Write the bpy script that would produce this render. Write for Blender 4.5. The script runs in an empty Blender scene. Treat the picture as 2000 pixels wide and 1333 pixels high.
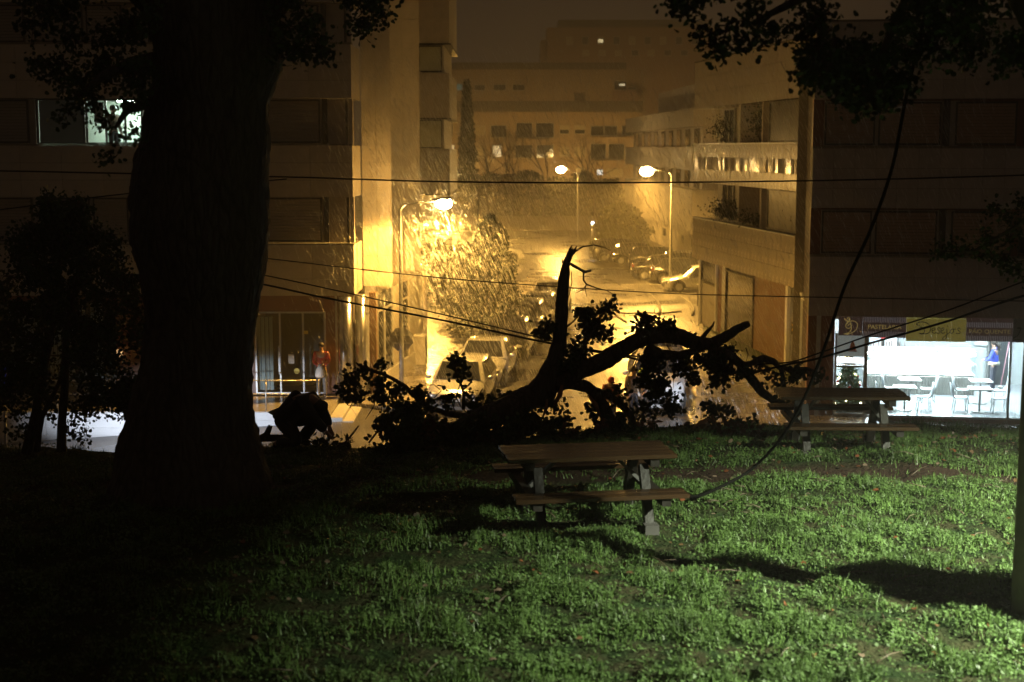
import bpy, math, random
import numpy as np
from mathutils import Vector, Matrix, noise
rnd = random.Random(7)
RS = np.random.RandomState(11)
sc = bpy.context.scene
COL = sc.collection
R = math.radians

# ------------------------------------------------------------------ camera
FOC = 2778.0
HOR = 290.0
TH = math.atan((666.5 - HOR) / FOC)
CZ = 3.8
cam_d = bpy.data.cameras.new('camera')
cam = bpy.data.objects.new('camera', cam_d); COL.objects.link(cam)
cam.location = (0, 0, CZ)
cam.rotation_euler = (math.pi / 2 - TH, 0, 0)
cam_d.sensor_width = 36.0
cam_d.lens = 50.0
cam_d.clip_start = 0.1
cam_d.clip_end = 3000
cam_d.dof.use_dof = True
cam_d.dof.focus_distance = 23.0
cam_d.dof.aperture_fstop = 1.9
sc.camera = cam

# ------------------------------------------------------------------ night sky: low cloud lit by the town
world = bpy.data.worlds.new('World'); sc.world = world
world.use_nodes = True
wn = world.node_tree; wn.nodes.clear()
wo = wn.nodes.new('ShaderNodeOutputWorld')
bg = wn.nodes.new('ShaderNodeBackground'); bg.inputs['Strength'].default_value = 1.0
geo = wn.nodes.new('ShaderNodeNewGeometry')
sep = wn.nodes.new('ShaderNodeSeparateXYZ')
rmp = wn.nodes.new('ShaderNodeValToRGB')
rmp.color_ramp.elements[0].position = 0.0; rmp.color_ramp.elements[0].color = (0.0370, 0.0245, 0.0165, 1)
rmp.color_ramp.elements[1].position = 0.6; rmp.color_ramp.elements[1].color = (0.0185, 0.0135, 0.0105, 1)
tcw = wn.nodes.new('ShaderNodeTexCoord')
wn.links.new(tcw.outputs['Generated'], sep.inputs[0])
wn.links.new(sep.outputs['Z'], rmp.inputs[0])
wn.links.new(rmp.outputs[0], bg.inputs['Color'])
wn.links.new(bg.outputs[0], wo.inputs['Surface'])

sc.view_settings.view_transform = 'Standard'
sc.view_settings.look = 'None'
sc.view_settings.gamma = 1.0
sc.view_settings.exposure = 0.0
sc.view_settings.use_curve_mapping = False
cy = sc.cycles
cy.use_denoising = True
try: cy.denoiser = 'OPENIMAGEDENOISE'
except Exception: pass
cy.use_adaptive_sampling = True
cy.adaptive_threshold = 0.02
cy.max_bounces = 5
cy.diffuse_bounces = 2
cy.glossy_bounces = 3
cy.transmission_bounces = 3
cy.transparent_max_bounces = 10
cy.volume_bounces = 0
cy.sample_clamp_indirect = 3.0
cy.caustics_reflective = False
cy.caustics_refractive = False

SODIUM = (1.0, 0.51, 0.085)

# ------------------------------------------------------------------ projecting helpers (photo pixel, depth -> world)
def P(px, py, Y):
    xc = (px - 1000.0) / FOC; yc = (666.5 - py) / FOC
    dy = math.cos(TH) + yc * math.sin(TH); dz = -math.sin(TH) + yc * math.cos(TH)
    t = Y / dy
    return Vector((xc * t, Y, CZ + dz * t))
def G(px, py, z):
    xc = (px - 1000.0) / FOC; yc = (666.5 - py) / FOC
    dy = math.cos(TH) + yc * math.sin(TH); dz = -math.sin(TH) + yc * math.cos(TH)
    t = (z - CZ) / dz
    return Vector((xc * t, dy * t, z))

# ------------------------------------------------------------------ materials
MATS = {}
def mat(name, col, rough=0.6, metal=0.0, var=0.25, scale=6.0, bump=0.0, bscale=30.0, emit=None, estr=0.0, spec=0.5, stretch=None, coat=0.0, alpha=1.0):
    if name in MATS: return MATS[name]
    m = bpy.data.materials.new(name); m.use_nodes = True
    nt = m.node_tree; N = nt.nodes; L = nt.links
    b = N['Principled BSDF']
    b.inputs['Roughness'].default_value = rough
    b.inputs['Metallic'].default_value = metal
    b.inputs['Specular IOR Level'].default_value = spec
    if coat: b.inputs['Coat Weight'].default_value = coat; b.inputs['Coat Roughness'].default_value = 0.05
    tc = N.new('ShaderNodeTexCoord')
    src = tc.outputs['Object']
    if stretch:
        mp = N.new('ShaderNodeMapping'); mp.inputs['Scale'].default_value = stretch
        L.new(src, mp.inputs[0]); src = mp.outputs[0]
    if var > 0:
        nz = N.new('ShaderNodeTexNoise'); nz.inputs['Scale'].default_value = scale; nz.inputs['Detail'].default_value = 6
        L.new(src, nz.inputs['Vector'])
        oi = N.new('ShaderNodeObjectInfo')
        rp = N.new('ShaderNodeValToRGB')
        rp.color_ramp.elements[0].position = 0.3; rp.color_ramp.elements[1].position = 0.7
        rp.color_ramp.elements[0].color = (*[c * (1 - var) for c in col], 1)
        rp.color_ramp.elements[1].color = (*[min(1, c * (1 + var)) for c in col], 1)
        L.new(nz.outputs['Fac'], rp.inputs[0])
        hs = N.new('ShaderNodeHueSaturation')
        mr = N.new('ShaderNodeMapRange'); mr.inputs['To Min'].default_value = 1 - var * 0.5; mr.inputs['To Max'].default_value = 1 + var * 0.5
        L.new(oi.outputs['Random'], mr.inputs[0]); L.new(mr.outputs[0], hs.inputs['Value'])
        L.new(rp.outputs[0], hs.inputs['Color'])
        L.new(hs.outputs[0], b.inputs['Base Color'])
        r2 = N.new('ShaderNodeMapRange'); r2.inputs['To Min'].default_value = max(0.02, rough * 0.75); r2.inputs['To Max'].default_value = min(1, rough * 1.25)
        L.new(nz.outputs['Fac'], r2.inputs[0]); L.new(r2.outputs[0], b.inputs['Roughness'])
    else:
        b.inputs['Base Color'].default_value = (*col, 1)
    if bump > 0:
        n2 = N.new('ShaderNodeTexNoise'); n2.inputs['Scale'].default_value = bscale; n2.inputs['Detail'].default_value = 5
        L.new(src, n2.inputs['Vector'])
        bp = N.new('ShaderNodeBump'); bp.inputs['Strength'].default_value = bump; bp.inputs['Distance'].default_value = 0.02
        L.new(n2.outputs['Fac'], bp.inputs['Height']); L.new(bp.outputs[0], b.inputs['Normal'])
    if emit:
        b.inputs['Emission Color'].default_value = (*emit, 1); b.inputs['Emission Strength'].default_value = estr
    MATS[name] = m
    return m

def glass_mat(name, tint=(0.9, 0.95, 0.95), refl=0.35, rough=0.03):
    if name in MATS: return MATS[name]
    m = bpy.data.materials.new(name); m.use_nodes = True
    nt = m.node_tree; N = nt.nodes; L = nt.links; N.clear()
    o = N.new('ShaderNodeOutputMaterial'); tr = N.new('ShaderNodeBsdfTransparent'); gl = N.new('ShaderNodeBsdfGlossy')
    mx = N.new('ShaderNodeMixShader'); fr = N.new('ShaderNodeFresnel'); fr.inputs['IOR'].default_value = 1.0 + refl
    tr.inputs[0].default_value = (*tint, 1); gl.inputs['Roughness'].default_value = rough
    L.new(fr.outputs[0], mx.inputs[0]); L.new(tr.outputs[0], mx.inputs[1]); L.new(gl.outputs[0], mx.inputs[2]); L.new(mx.outputs[0], o.inputs[0])
    MATS[name] = m
    return m

def brick_mat(name, col, mortar, bw, bh, gap, rough=0.25, bump=0.6, offs=0.5, var=0.2, rot=0.0):
    m = bpy.data.materials.new(name); m.use_nodes = True
    nt = m.node_tree; N = nt.nodes; L = nt.links; b = N['Principled BSDF']
    tc = N.new('ShaderNodeTexCoord'); mp = N.new('ShaderNodeMapping'); mp.inputs['Rotation'].default_value = (0, 0, rot)
    L.new(tc.outputs['Object'], mp.inputs[0])
    br = N.new('ShaderNodeTexBrick'); br.offset = offs; br.inputs['Scale'].default_value = 1.0
    br.inputs['Brick Width'].default_value = bw; br.inputs['Row Height'].default_value = bh; br.inputs['Mortar Size'].default_value = gap
    br.inputs['Mortar Smooth'].default_value = 0.6
    br.inputs['Color1'].default_value = (*[c * (1 - var) for c in col], 1); br.inputs['Color2'].default_value = (*[c * (1 + var) for c in col], 1)
    br.inputs['Mortar'].default_value = (*mortar, 1)
    L.new(mp.outputs[0], br.inputs['Vector']); 
    nz = N.new('ShaderNodeTexNoise'); nz.inputs['Scale'].default_value = 0.9; nz.inputs['Detail'].default_value = 5; L.new(tc.outputs['Object'], nz.inputs['Vector'])
    mr = N.new('ShaderNodeMapRange'); mr.inputs['From Min'].default_value = .3; mr.inputs['From Max'].default_value = .7
    mr.inputs['To Min'].default_value = 0.6; mr.inputs['To Max'].default_value = 1.2; L.new(nz.outputs['Fac'], mr.inputs[0])
    mm = N.new('ShaderNodeVectorMath'); mm.operation = 'MULTIPLY'; L.new(br.outputs['Color'], mm.inputs[0]); L.new(mr.outputs[0], mm.inputs[1])
    L.new(mm.outputs[0], b.inputs['Base Color'])
    m2 = N.new('ShaderNodeMapRange'); m2.inputs['From Min'].default_value = .3; m2.inputs['From Max'].default_value = .7
    m2.inputs['To Min'].default_value = rough * 0.6; m2.inputs['To Max'].default_value = rough * 1.5; L.new(nz.outputs['Fac'], m2.inputs[0]); L.new(m2.outputs[0], b.inputs['Roughness'])
    n3 = N.new('ShaderNodeTexNoise'); n3.inputs['Scale'].default_value = 25; n3.inputs['Detail'].default_value = 3; L.new(tc.outputs['Object'], n3.inputs['Vector'])
    ad = N.new('ShaderNodeMath'); ad.operation = 'MULTIPLY_ADD'; ad.inputs[1].default_value = 0.35
    L.new(n3.outputs['Fac'], ad.inputs[0])
    iv = N.new('ShaderNodeMath'); iv.operation = 'SUBTRACT'; iv.inputs[0].default_value = 1.0; L.new(br.outputs['Fac'], iv.inputs[1]); L.new(iv.outputs[0], ad.inputs[2])
    bp = N.new('ShaderNodeBump'); bp.inputs['Strength'].default_value = bump; bp.inputs['Distance'].default_value = 0.012
    L.new(ad.outputs[0], bp.inputs['Height']); L.new(bp.outputs[0], b.inputs['Normal'])
    MATS[name] = m
    return m

def wet_asphalt():
    m = bpy.data.materials.new('wet_asphalt'); m.use_nodes = True
    nt = m.node_tree; N = nt.nodes; L = nt.links; b = N['Principled BSDF']
    tc = N.new('ShaderNodeTexCoord')
    nz = N.new('ShaderNodeTexNoise'); nz.inputs['Scale'].default_value = 0.35; nz.inputs['Detail'].default_value = 7; L.new(tc.outputs['Object'], nz.inputs['Vector'])
    rp = N.new('ShaderNodeValToRGB'); rp.color_ramp.elements[0].position = .35; rp.color_ramp.elements[1].position = .65
    rp.color_ramp.elements[0].color = (.055, .053, .05, 1); rp.color_ramp.elements[1].color = (.11, .105, .10, 1)
    L.new(nz.outputs['Fac'], rp.inputs[0]); L.new(rp.outputs[0], b.inputs['Base Color'])
    mr = N.new('ShaderNodeMapRange'); mr.inputs['From Min'].default_value = .35; mr.inputs['From Max'].default_value = .65
    mr.inputs['To Min'].default_value = .24; mr.inputs['To Max'].default_value = .45; L.new(nz.outputs['Fac'], mr.inputs[0]); L.new(mr.outputs[0], b.inputs['Roughness'])
    b.inputs['Specular IOR Level'].default_value = 0.8
    mp = N.new('ShaderNodeMapping'); mp.inputs['Scale'].default_value = (1, .25, 1); L.new(tc.outputs['Object'], mp.inputs[0])
    n2 = N.new('ShaderNodeTexNoise'); n2.inputs['Scale'].default_value = 9; n2.inputs['Detail'].default_value = 6; n2.inputs['Roughness'].default_value = .7; L.new(mp.outputs[0], n2.inputs['Vector'])
    bp = N.new('ShaderNodeBump'); bp.inputs['Strength'].default_value = .7; bp.inputs['Distance'].default_value = .02
    L.new(n2.outputs['Fac'], bp.inputs['Height']); L.new(bp.outputs[0], b.inputs['Normal'])
    return m

# ------------------------------------------------------------------ object helpers
WM = {}
def wmat(o):
    m = Matrix.Translation(o.location) @ o.rotation_euler.to_matrix().to_4x4()
    return (wmat(o.parent) @ m) if o.parent else m
def thing(name, label, cat, loc=(0, 0, 0), rz=0.0, group=None):
    o = bpy.data.objects.new(name, None); COL.objects.link(o)
    o.empty_display_size = 0.2
    o.location = loc; o.rotation_euler = (0, 0, rz)
    o['label'] = label; o['category'] = cat
    if group: o['group'] = group
    return o
def tag(o, label=None, cat=None, group=None, kind=None):
    if label: o['label'] = label
    if cat: o['category'] = cat
    if group: o['group'] = group
    if kind: o['kind'] = kind
    return o
def struct(o): o['kind'] = 'structure'; return o
def copy_tree(o, parent=None, loc=None, rz=None, label=None):
    c = o.copy(); COL.objects.link(c)
    if parent: c.parent = parent
    if loc is not None: c.location = loc
    if rz is not None: c.rotation_euler = (0, 0, rz)
    if label: c['label'] = label
    for ch in list(o.children): copy_tree(ch, c)
    return c

class MB:
    def __init__(s): s.v = []; s.f = []; s.sm = []
    def add(s, vs, fs, smooth=False):
        k = len(s.v); s.v += [tuple(v) for v in vs]; s.f += [tuple(i + k for i in f) for f in fs]; s.sm += [smooth] * len(fs); return s
    def box(s, x0, x1, y0, y1, z0, z1):
        return s.add([(x0, y0, z0), (x1, y0, z0), (x1, y1, z0), (x0, y1, z0), (x0, y0, z1), (x1, y0, z1), (x1, y1, z1), (x0, y1, z1)],
                     [(3, 2, 1, 0), (4, 5, 6, 7), (0, 1, 5, 4), (1, 2, 6, 5), (2, 3, 7, 6), (3, 0, 4, 7)])
    def obox(s, M, x0, x1, y0, y1, z0, z1):
        c = [(x0, y0, z0), (x1, y0, z0), (x1, y1, z0), (x0, y1, z0), (x0, y0, z1), (x1, y0, z1), (x1, y1, z1), (x0, y1, z1)]
        return s.add([M @ Vector(q) for q in c], [(3, 2, 1, 0), (4, 5, 6, 7), (0, 1, 5, 4), (1, 2, 6, 5), (2, 3, 7, 6), (3, 0, 4, 7)])
    def bar(s, a, b, w, h):
        a = Vector(a); b = Vector(b); d = (b - a); l = d.length; d.normalize()
        up = Vector((0, 0, 1)) if abs(d.z) < .95 else Vector((0, 1, 0))
        x = d.cross(up).normalized(); z = x.cross(d)
        M = Matrix((x, d, z)).transposed().to_4x4(); M.translation = a
        return s.obox(M, -w / 2, w / 2, 0, l, -h / 2, h / 2)
    def prism(s, poly, z0, z1):
        n = len(poly)
        return s.add([(x, y, z0) for x, y in poly] + [(x, y, z1) for x, y in poly],
                     [tuple(range(n - 1, -1, -1)), tuple(range(n, 2 * n))] + [(i, (i + 1) % n, n + (i + 1) % n, n + i) for i in range(n)])
    def tube(s, pts, rad, n=8, cap=True, jit=0.0, seed=0.0, smooth=True, squash=None):
        pts = [Vector(p) for p in pts]
        if not hasattr(rad, '__len__'): rad = [rad] * len(pts)
        vs = []; fs = []
        ref = Vector((0.31, 0.17, 0.93)); pd = None
        for i, p in enumerate(pts):
            d = (pts[min(i + 1, len(pts) - 1)] - pts[max(i - 1, 0)])
            d = d.normalized() if d.length > 1e-9 else Vector((0, 0, 1))
            if pd is None:
                x = d.cross(ref).normalized()
            else:
                x = (x - d * x.dot(d))
                x = x.normalized() if x.length > 1e-6 else d.cross(ref).normalized()
            y = d.cross(x); pd = d
            for j in range(n):
                a = 2 * math.pi * j / n; r = rad[i]
                if jit: r *= 1 + jit * noise.noise(Vector((p.x * 3 + math.cos(a) * 1.4 + seed, p.y * 3 + math.sin(a) * 1.4, p.z * 3))) + jit * .5 * noise.noise(Vector((p.x * 11 + math.cos(a) * 3 + seed, p.y * 11 + math.sin(a) * 3, p.z * 11)))
                vs.append(p + x * (r * math.cos(a)) + y * (r * math.sin(a)))
        for i in range(len(pts) - 1):
            for j in range(n):
                fs.append((i * n + j, i * n + (j + 1) % n, (i + 1) * n + (j + 1) % n, (i + 1) * n + j))
        if cap: fs.append(tuple(range(n - 1, -1, -1))); fs.append(tuple((len(pts) - 1) * n + j for j in range(n)))
        return s.add(vs, fs, smooth)
    def ring(s, c, axis, r0, r1, w, n=20):
        # annulus-shaped solid along an axis 'x','y'
        vs = []
        for q, r in ((-w / 2, r0), (-w / 2, r1), (w / 2, r1), (w / 2, r0)):
            for j in range(n):
                a = 2 * math.pi * j / n
                if axis == 'y': vs.append((c[0] + r * math.cos(a), c[1] + q, c[2] + r * math.sin(a)))
                else: vs.append((c[0] + q, c[1] + r * math.cos(a), c[2] + r * math.sin(a)))
        fs = []
        for k in range(4):
            for j in range(n): fs.append((k * n + j, k * n + (j + 1) % n, ((k + 1) % 4) * n + (j + 1) % n, ((k + 1) % 4) * n + j))
        return s.add(vs, fs)
    def disc(s, c, axis, r, w, n=20):
        d = {'x': Vector((1, 0, 0)), 'y': Vector((0, 1, 0)), 'z': Vector((0, 0, 1))}[axis]
        c = Vector(c); return s.tube([c - d * w / 2, c + d * w / 2], r, n, smooth=False)
    def ball(s, c, r, n=10, m=7, sc3=(1, 1, 1)):
        vs = []; fs = []
        for i in range(m + 1):
            t = math.pi * i / m
            for j in range(n):
                a = 2 * math.pi * j / n
                vs.append((c[0] + r * sc3[0] * math.sin(t) * math.cos(a), c[1] + r * sc3[1] * math.sin(t) * math.sin(a), c[2] + r * sc3[2] * math.cos(t)))
        for i in range(m):
            for j in range(n): fs.append((i * n + j, (i + 1) * n + j, (i + 1) * n + (j + 1) % n, i * n + (j + 1) % n))
        return s.add(vs, fs, True)
    def mesh(s, name, m):
        me = bpy.data.meshes.new(name); me.from_pydata(s.v, [], s.f)
        me.polygons.foreach_set('use_smooth', s.sm); me.materials.append(m); me.update(); return me
    def build(s, name, m, parent=None, world=False, bevel=0.0, seg=1):
        me = s.mesh(name, m)
        if world and parent is not None: me.transform(wmat(parent).inverted())
        o = bpy.data.objects.new(name, me); COL.objects.link(o)
        if parent is not None: o.parent = parent
        if bevel:
            b = o.modifiers.new('edge', 'BEVEL'); b.width = bevel; b.segments = seg; b.limit_method = 'ANGLE'
        return o
def inst(name, me, parent, loc, rz=0.0):
    o = bpy.data.objects.new(name, me); COL.objects.link(o); o.parent = parent; o.location = loc; o.rotation_euler = (0, 0, rz); return o

def np_mesh(name, verts, nper, m, parent=None, world=False, smooth=False, faces=None):
    """verts (K,n,3): K separate n-gons; or faces: list of per-unit faces"""
    K, n, _ = verts.shape
    me = bpy.data.meshes.new(name)
    if faces is None: faces = [tuple(range(n))]
    me.vertices.add(K * n); me.vertices.foreach_set('co', verts.reshape(-1).astype(np.float32))
    idx = np.concatenate([np.array(f) for f in faces]); tot = np.array([len(f) for f in faces])
    loops = (np.arange(K)[:, None] * n + idx[None, :]).reshape(-1)
    me.loops.add(len(loops)); me.loops.foreach_set('vertex_index', loops.astype(np.int32))
    tots = np.tile(tot, K); starts = np.concatenate([[0], np.cumsum(tots)[:-1]])
    me.polygons.add(len(tots)); me.polygons.foreach_set('loop_start', starts.astype(np.int32)); me.polygons.foreach_set('loop_total', tots.astype(np.int32))
    me.materials.append(m); me.update(calc_edges=True)
    if world and parent is not None: me.transform(wmat(parent).inverted())
    o = bpy.data.objects.new(name, me); COL.objects.link(o)
    if parent is not None: o.parent = parent
    return o

OAK = np.array([(0, 0), (.10, .12), (.30, .20), (.22, .34), (.42, .50), (.28, .60), (.36, .78), (.16, .84), (0, 1.0), (-.16, .84), (-.36, .78), (-.28, .60), (-.42, .50), (-.22, .34), (-.30, .20), (-.10, .12)])
ROMB = np.array([(0, 0), (.22, .4), (0, 1.0), (-.22, .4)])
OVAL = np.array([(0, 0), (.3, .25), (.32, .6), (0, 1.0), (-.32, .6), (-.3, .25)])
def leaf_polys(pos, size, shape, droop=0.3, rs=RS, flat=False):
    K = len(pos); n = len(shape)
    d = rs.normal(size=(K, 3)); 
    if flat: d[:, 2] = d[:, 2] * .25
    d[:, 2] -= droop
    d /= np.linalg.norm(d, axis=1)[:, None]
    r = rs.normal(size=(K, 3))
    if flat: r = np.cross(d, np.array([0, 0, 1.0])[None] + r * .35)
    else: r = np.cross(d, r)
    r /= np.linalg.norm(r, axis=1)[:, None] + 1e-9
    nn = np.cross(d, r)
    s = size * (0.65 + 0.7 * rs.rand(K))
    v = pos[:, None, :] + (shape[None, :, 1:2] * d[:, None, :] + shape[None, :, 0:1] * r[:, None, :] - .35 * (np.abs(shape[None, :, 0:1]) - .1) * nn[:, None, :]) * s[:, None, None]
    return v
# ================================================================== LAMPS AND LIGHTS
M_pole = mat('galvanised_pole', (.32, .33, .33), .4, .6, .15, 5, .05)
M_dark = mat('black_plastic', (.02, .02, .02), .45, 0, .1)
M_lens = mat('lit_lamp_lens', (.9, .6, .3), .3, 0, 0, emit=(1.0, .70, .30), estr=200.0)
M_lensoff = mat('unlit_lamp_lens', (.3, .28, .22), .2, 0, 0)
GZ = -4.2
LAMP_GROUP = 'sodium street lamps along the side street'
def street_lamp(x, y, z0, ztop, arm, label, power, lit=True, lr=0.0, up=.12):
    """arm: (dx,dy,dz) from pole top to luminaire"""
    t = thing('street_lamp', label, 'street lamp', (x, y, z0), 0, LAMP_GROUP)
    h = ztop - z0
    MB().tube([(0, 0, 0), (0, 0, 1.2), (0, 0, h - .15), (arm[0] * .12, arm[1] * .12, h)], [.085, .075, .05, .045], 12).build('pole', M_pole, t)
    MB().tube([(0, 0, 0), (0, 0, .06)], .17, 10, smooth=False).tube([(0, 0, .06), (0, 0, .35)], .11, 10).build('base_plate', M_pole, t)
    MB().tube([(arm[0] * .12, arm[1] * .12, h), (arm[0] * .55, arm[1] * .55, h + arm[2] * .6), (arm[0] * .85, arm[1] * .85, h + arm[2])], .03, 8).build('arm', M_pole, t)
    a = math.atan2(arm[1], arm[0]); c = Vector((arm[0], arm[1], h + arm[2]))
    M = Matrix.Translation(c) @ Matrix.Rotation(a, 4, 'Z') @ Matrix.Rotation(-.12, 4, 'Y')
    b = MB()
    secs = [(-.30, .06, .05), (-.18, .11, .09), (.05, .15, .11), (.26, .14, .09), (.36, .06, .05)]
    vs = []; n = 10
    for sx, w, hh in secs:
        for j in range(n):
            an = math.pi * j / (n - 1)
            vs.append(M @ Vector((sx, w * math.cos(an), hh * math.sin(an) + .02)))
    fs = [(i * n + j, i * n + j + 1, (i + 1) * n + j + 1, (i + 1) * n + j) for i in range(len(secs) - 1) for j in range(n - 1)]
    fs += [(i * n, (i + 1) * n, (i + 1) * n + n - 1, i * n + n - 1) for i in range(len(secs) - 1)]
    fs += [tuple(range(n)), tuple((len(secs) - 1) * n + j for j in range(n - 1, -1, -1))]
    b.add(vs, fs).build('lamp_housing', M_pole, t)
    lv = MB(); lv.ball((0, 0, 0), .22 + lr, 16, 10, (1.2, .95, .85))  # lens ball oversized to imitate the lamp's glare
    lo = lv.build('lamp_lens', M_lens if lit else M_lensoff, t); lo.location = M @ Vector((.08, 0, -.08 - lr * .7)); lo.rotation_euler = (0, 0, a)
    if lit:
        for kind, share in (('SPOT', 1.0 - up), ('POINT', up)):
            ld = bpy.data.lights.new('sodium_light', kind); ld.energy = power * share; ld.color = SODIUM; ld.shadow_soft_size = .16
            if kind == 'SPOT': ld.spot_size = R(176); ld.spot_blend = .25
            l = bpy.data.objects.new('sodium_light', ld); COL.objects.link(l); l.parent = t; l.location = c + Vector((.08 * math.cos(a), .08 * math.sin(a), -.42 - lr))
    return t
pl = P(781, 400, 45); hd = P(862, 393, 45)
street_lamp(pl.x, 45, GZ, pl.z, (hd.x - pl.x, -.15, hd.z - pl.z), 'lit lamp beside the pale building corner with an octagonal sign on its pole', 5800)
pr = P(1312, 337, 80); hr = P(1266, 331, 80)
street_lamp(pr.x, 80, GZ, pr.z, (hr.x - pr.x, -.1, hr.z - pr.z + .03), 'lit lamp in front of the parked silver car on the car park side', 17500, lr=.10)
p3 = P(1129, 338, 121); h3 = P(1098, 329, 121)
street_lamp(p3.x, 121, GZ, p3.z, (h3.x - p3.x, 0, h3.z - p3.z + .03), 'smallest lit lamp at the far end of the street', 7500, lr=.12)
p4 = P(934, 365, 62); h4 = P(986, 346, 62)
street_lamp(p4.x, 62, GZ, p4.z, (h4.x - p4.x, 0, h4.z - p4.z), 'unlit lamp rising behind the dark conical street tree', 0, lit=False)
# assumed unseen lamps of the same street that stand outside the picture or behind the corner building
street_lamp(-9.5, 101, GZ, 2.6, (1.1, 0, .15), 'assumed lit lamp over the cars behind the pale corner building', 3200)
street_lamp(-5.5, 76, GZ, 2.4, (1.1, -.1, .15), 'assumed lit lamp hidden behind the pale corner building on the pavement', 9000)

for i, (x_, y_, zt_, pw_, lab) in enumerate([(-9, 163, -.9, 3200, 'added unseen low lamp behind the hedge trees, left of the cypress'), (6, 165, -.9, 3200, 'added unseen low lamp behind the hedge trees, middle of the far row'), (19, 160, -.9, 3200, 'added unseen low lamp behind the hedge trees, right end of the far row'),
        (-8, 203, 2.5, 2000, 'added unseen lamp behind the far apartment row, left part'), (10, 203, 2.5, 2000, 'added unseen lamp behind the far apartment row, right part'), (15, 268, 4, 3800, 'added unseen lamp before the tower block, left part'), (36, 268, 4, 3800, 'added unseen lamp before the tower block, right part')]):
    street_lamp(x_, y_, -4.2, zt_, (1.0, 0, .12), lab, pw_, up=.9)  # added lamps, out of sight, that brighten the distant facades
# assumed floodlight on a post beside the lawn (outside the picture, it lights the grass)
fl = thing('assumed_floodlight', 'assumed white floodlight on a short post aimed across the lawn', 'floodlight', (11.0, 7.2, 0))
MB().tube([(0, 0, 0), (0, 0, 6.2)], .07, 10).build('pole', M_pole, fl)
FT = Vector((5.2, 12.2, 0)); FO = Vector((11.0, 7.2, 6.2))
fdir = (FT - FO).normalized()
rotF = fdir.to_track_quat('-Z', 'Y')
hb = MB().box(-.22, .22, -.16, .16, .03, .16).build('lamp_housing', M_dark, fl); hb.location = FO - Vector((11.0, 7.2, 0)); hb.rotation_mode = 'QUATERNION'; hb.rotation_quaternion = rotF
hl = MB().box(-.19, .19, -.13, .13, .0, .03).build('lamp_lens', mat('floodlight_lens', (.9, .95, 1), .3, 0, 0, emit=(.9, 1, .95), estr=30), fl); hl.location = hb.location; hl.rotation_mode = 'QUATERNION'; hl.rotation_quaternion = rotF
ld = bpy.data.lights.new('floodlight_beam', 'SPOT'); ld.energy = 58000; ld.color = (.93, 1.0, .74); ld.shadow_soft_size = .09; ld.spot_size = R(35); ld.spot_blend = 1.0
l = bpy.data.objects.new('floodlight_beam', ld); COL.objects.link(l); l.parent = fl; l.location = hb.location + fdir * .06; l.rotation_mode = 'QUATERNION'; l.rotation_quaternion = rotF; l.scale = (2.4, 1, 1)

# ================================================================== HAZE
hz = bpy.data.materials.new('rain_haze'); hz.use_nodes = True
hn = hz.node_tree; hn.nodes.clear(); ho = hn.nodes.new('ShaderNodeOutputMaterial'); pv = hn.nodes.new('ShaderNodeVolumePrincipled')
pv.inputs['Color'].default_value = (.80, .78, .74, 1); pv.inputs['Density'].default_value = 0.0032; pv.inputs['Anisotropy'].default_value = 0.25
hn.links.new(pv.outputs[0], ho.inputs['Volume'])
tag(MB().box(-150, 150, -12, 380, -7.5, 41).build('haze', hz), kind='stuff')

# ================================================================== GROUND
S_ANG = -math.atan(.137)
SO = Vector((0, 45, 0)); SU = Vector((math.cos(S_ANG), math.sin(S_ANG), 0)); SV = Vector((-math.sin(S_ANG), math.cos(S_ANG), 0))
def S(a, b, z=0.0): return SO + SU * a + SV * b + Vector((0, 0, z))
def gz(x, y):
    return GZ + (max(-.75, (x + 4.8) * .066) if (x < -4.8 and y < 43) else 0)
M_soil_far = mat('dark_ground', (.05, .048, .04), .8, 0, .3, .5)
struct(MB().add([(-900, -60, -6.3), (900, -60, -6.3), (900, 1500, -6.3), (-900, 1500, -6.3)], [(0, 1, 2, 3)]).build('ground', M_soil_far))
xs = np.concatenate([np.arange(-60, -5, 1.0), np.arange(-5, 62, 1.5)]); ys = np.concatenate([np.arange(20, 45, 1.0), np.arange(45, 330, 6)])
vs = [(x, y, gz(x, y)) for y in ys for x in xs]; nx = len(xs)
fs = [(j * nx + i, j * nx + i + 1, (j + 1) * nx + i + 1, (j + 1) * nx + i) for j in range(len(ys) - 1) for i in range(nx - 1)]
struct(MB().add(vs, fs).build('street', wet_asphalt()))
# pavements, kerbs, lawn (street frame)
M_setts = brick_mat('wet_paving_blocks', (.24, .22, .19), (.05, .045, .04), .20, .10, .012, .26, .9, rot=math.pi / 2)
M_setts2 = brick_mat('wet_paving_blocks_cross', (.26, .235, .2), (.05, .045, .04), .22, .11, .013, .26, .9)
M_kerb = mat('kerb_stone', (.34, .32, .29), .4, 0, .2, 3, .2, 20)
def sbox(name, poly, z0, z1, m, parent=None):
    o = MB().prism(poly, z0, z1).build(name, m); o.location = (SO.x, SO.y, 0); o.rotation_euler = (0, 0, S_ANG); return o
KL, KR = -2.59, 5.86
lp = struct(sbox('pavement_left', [(-4.75, -1.8), (KL - .15, -3.0), (KL - .15, 46), (-4.9, 46)], GZ - .05, GZ + .12, M_setts2))
rp_ = struct(sbox('pavement_right', [(KR + .15, -6.8), (11.5, -6.8), (11.5, 2.5), (9.0, 4.1), (8.0, 8.0), (KR + .15, 9.0)], GZ - .05, GZ + .12, M_setts))
km = MB().box(-.075, .075, -.49, .49, -.1, .13).mesh('kerb_stone', M_kerb)
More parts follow.
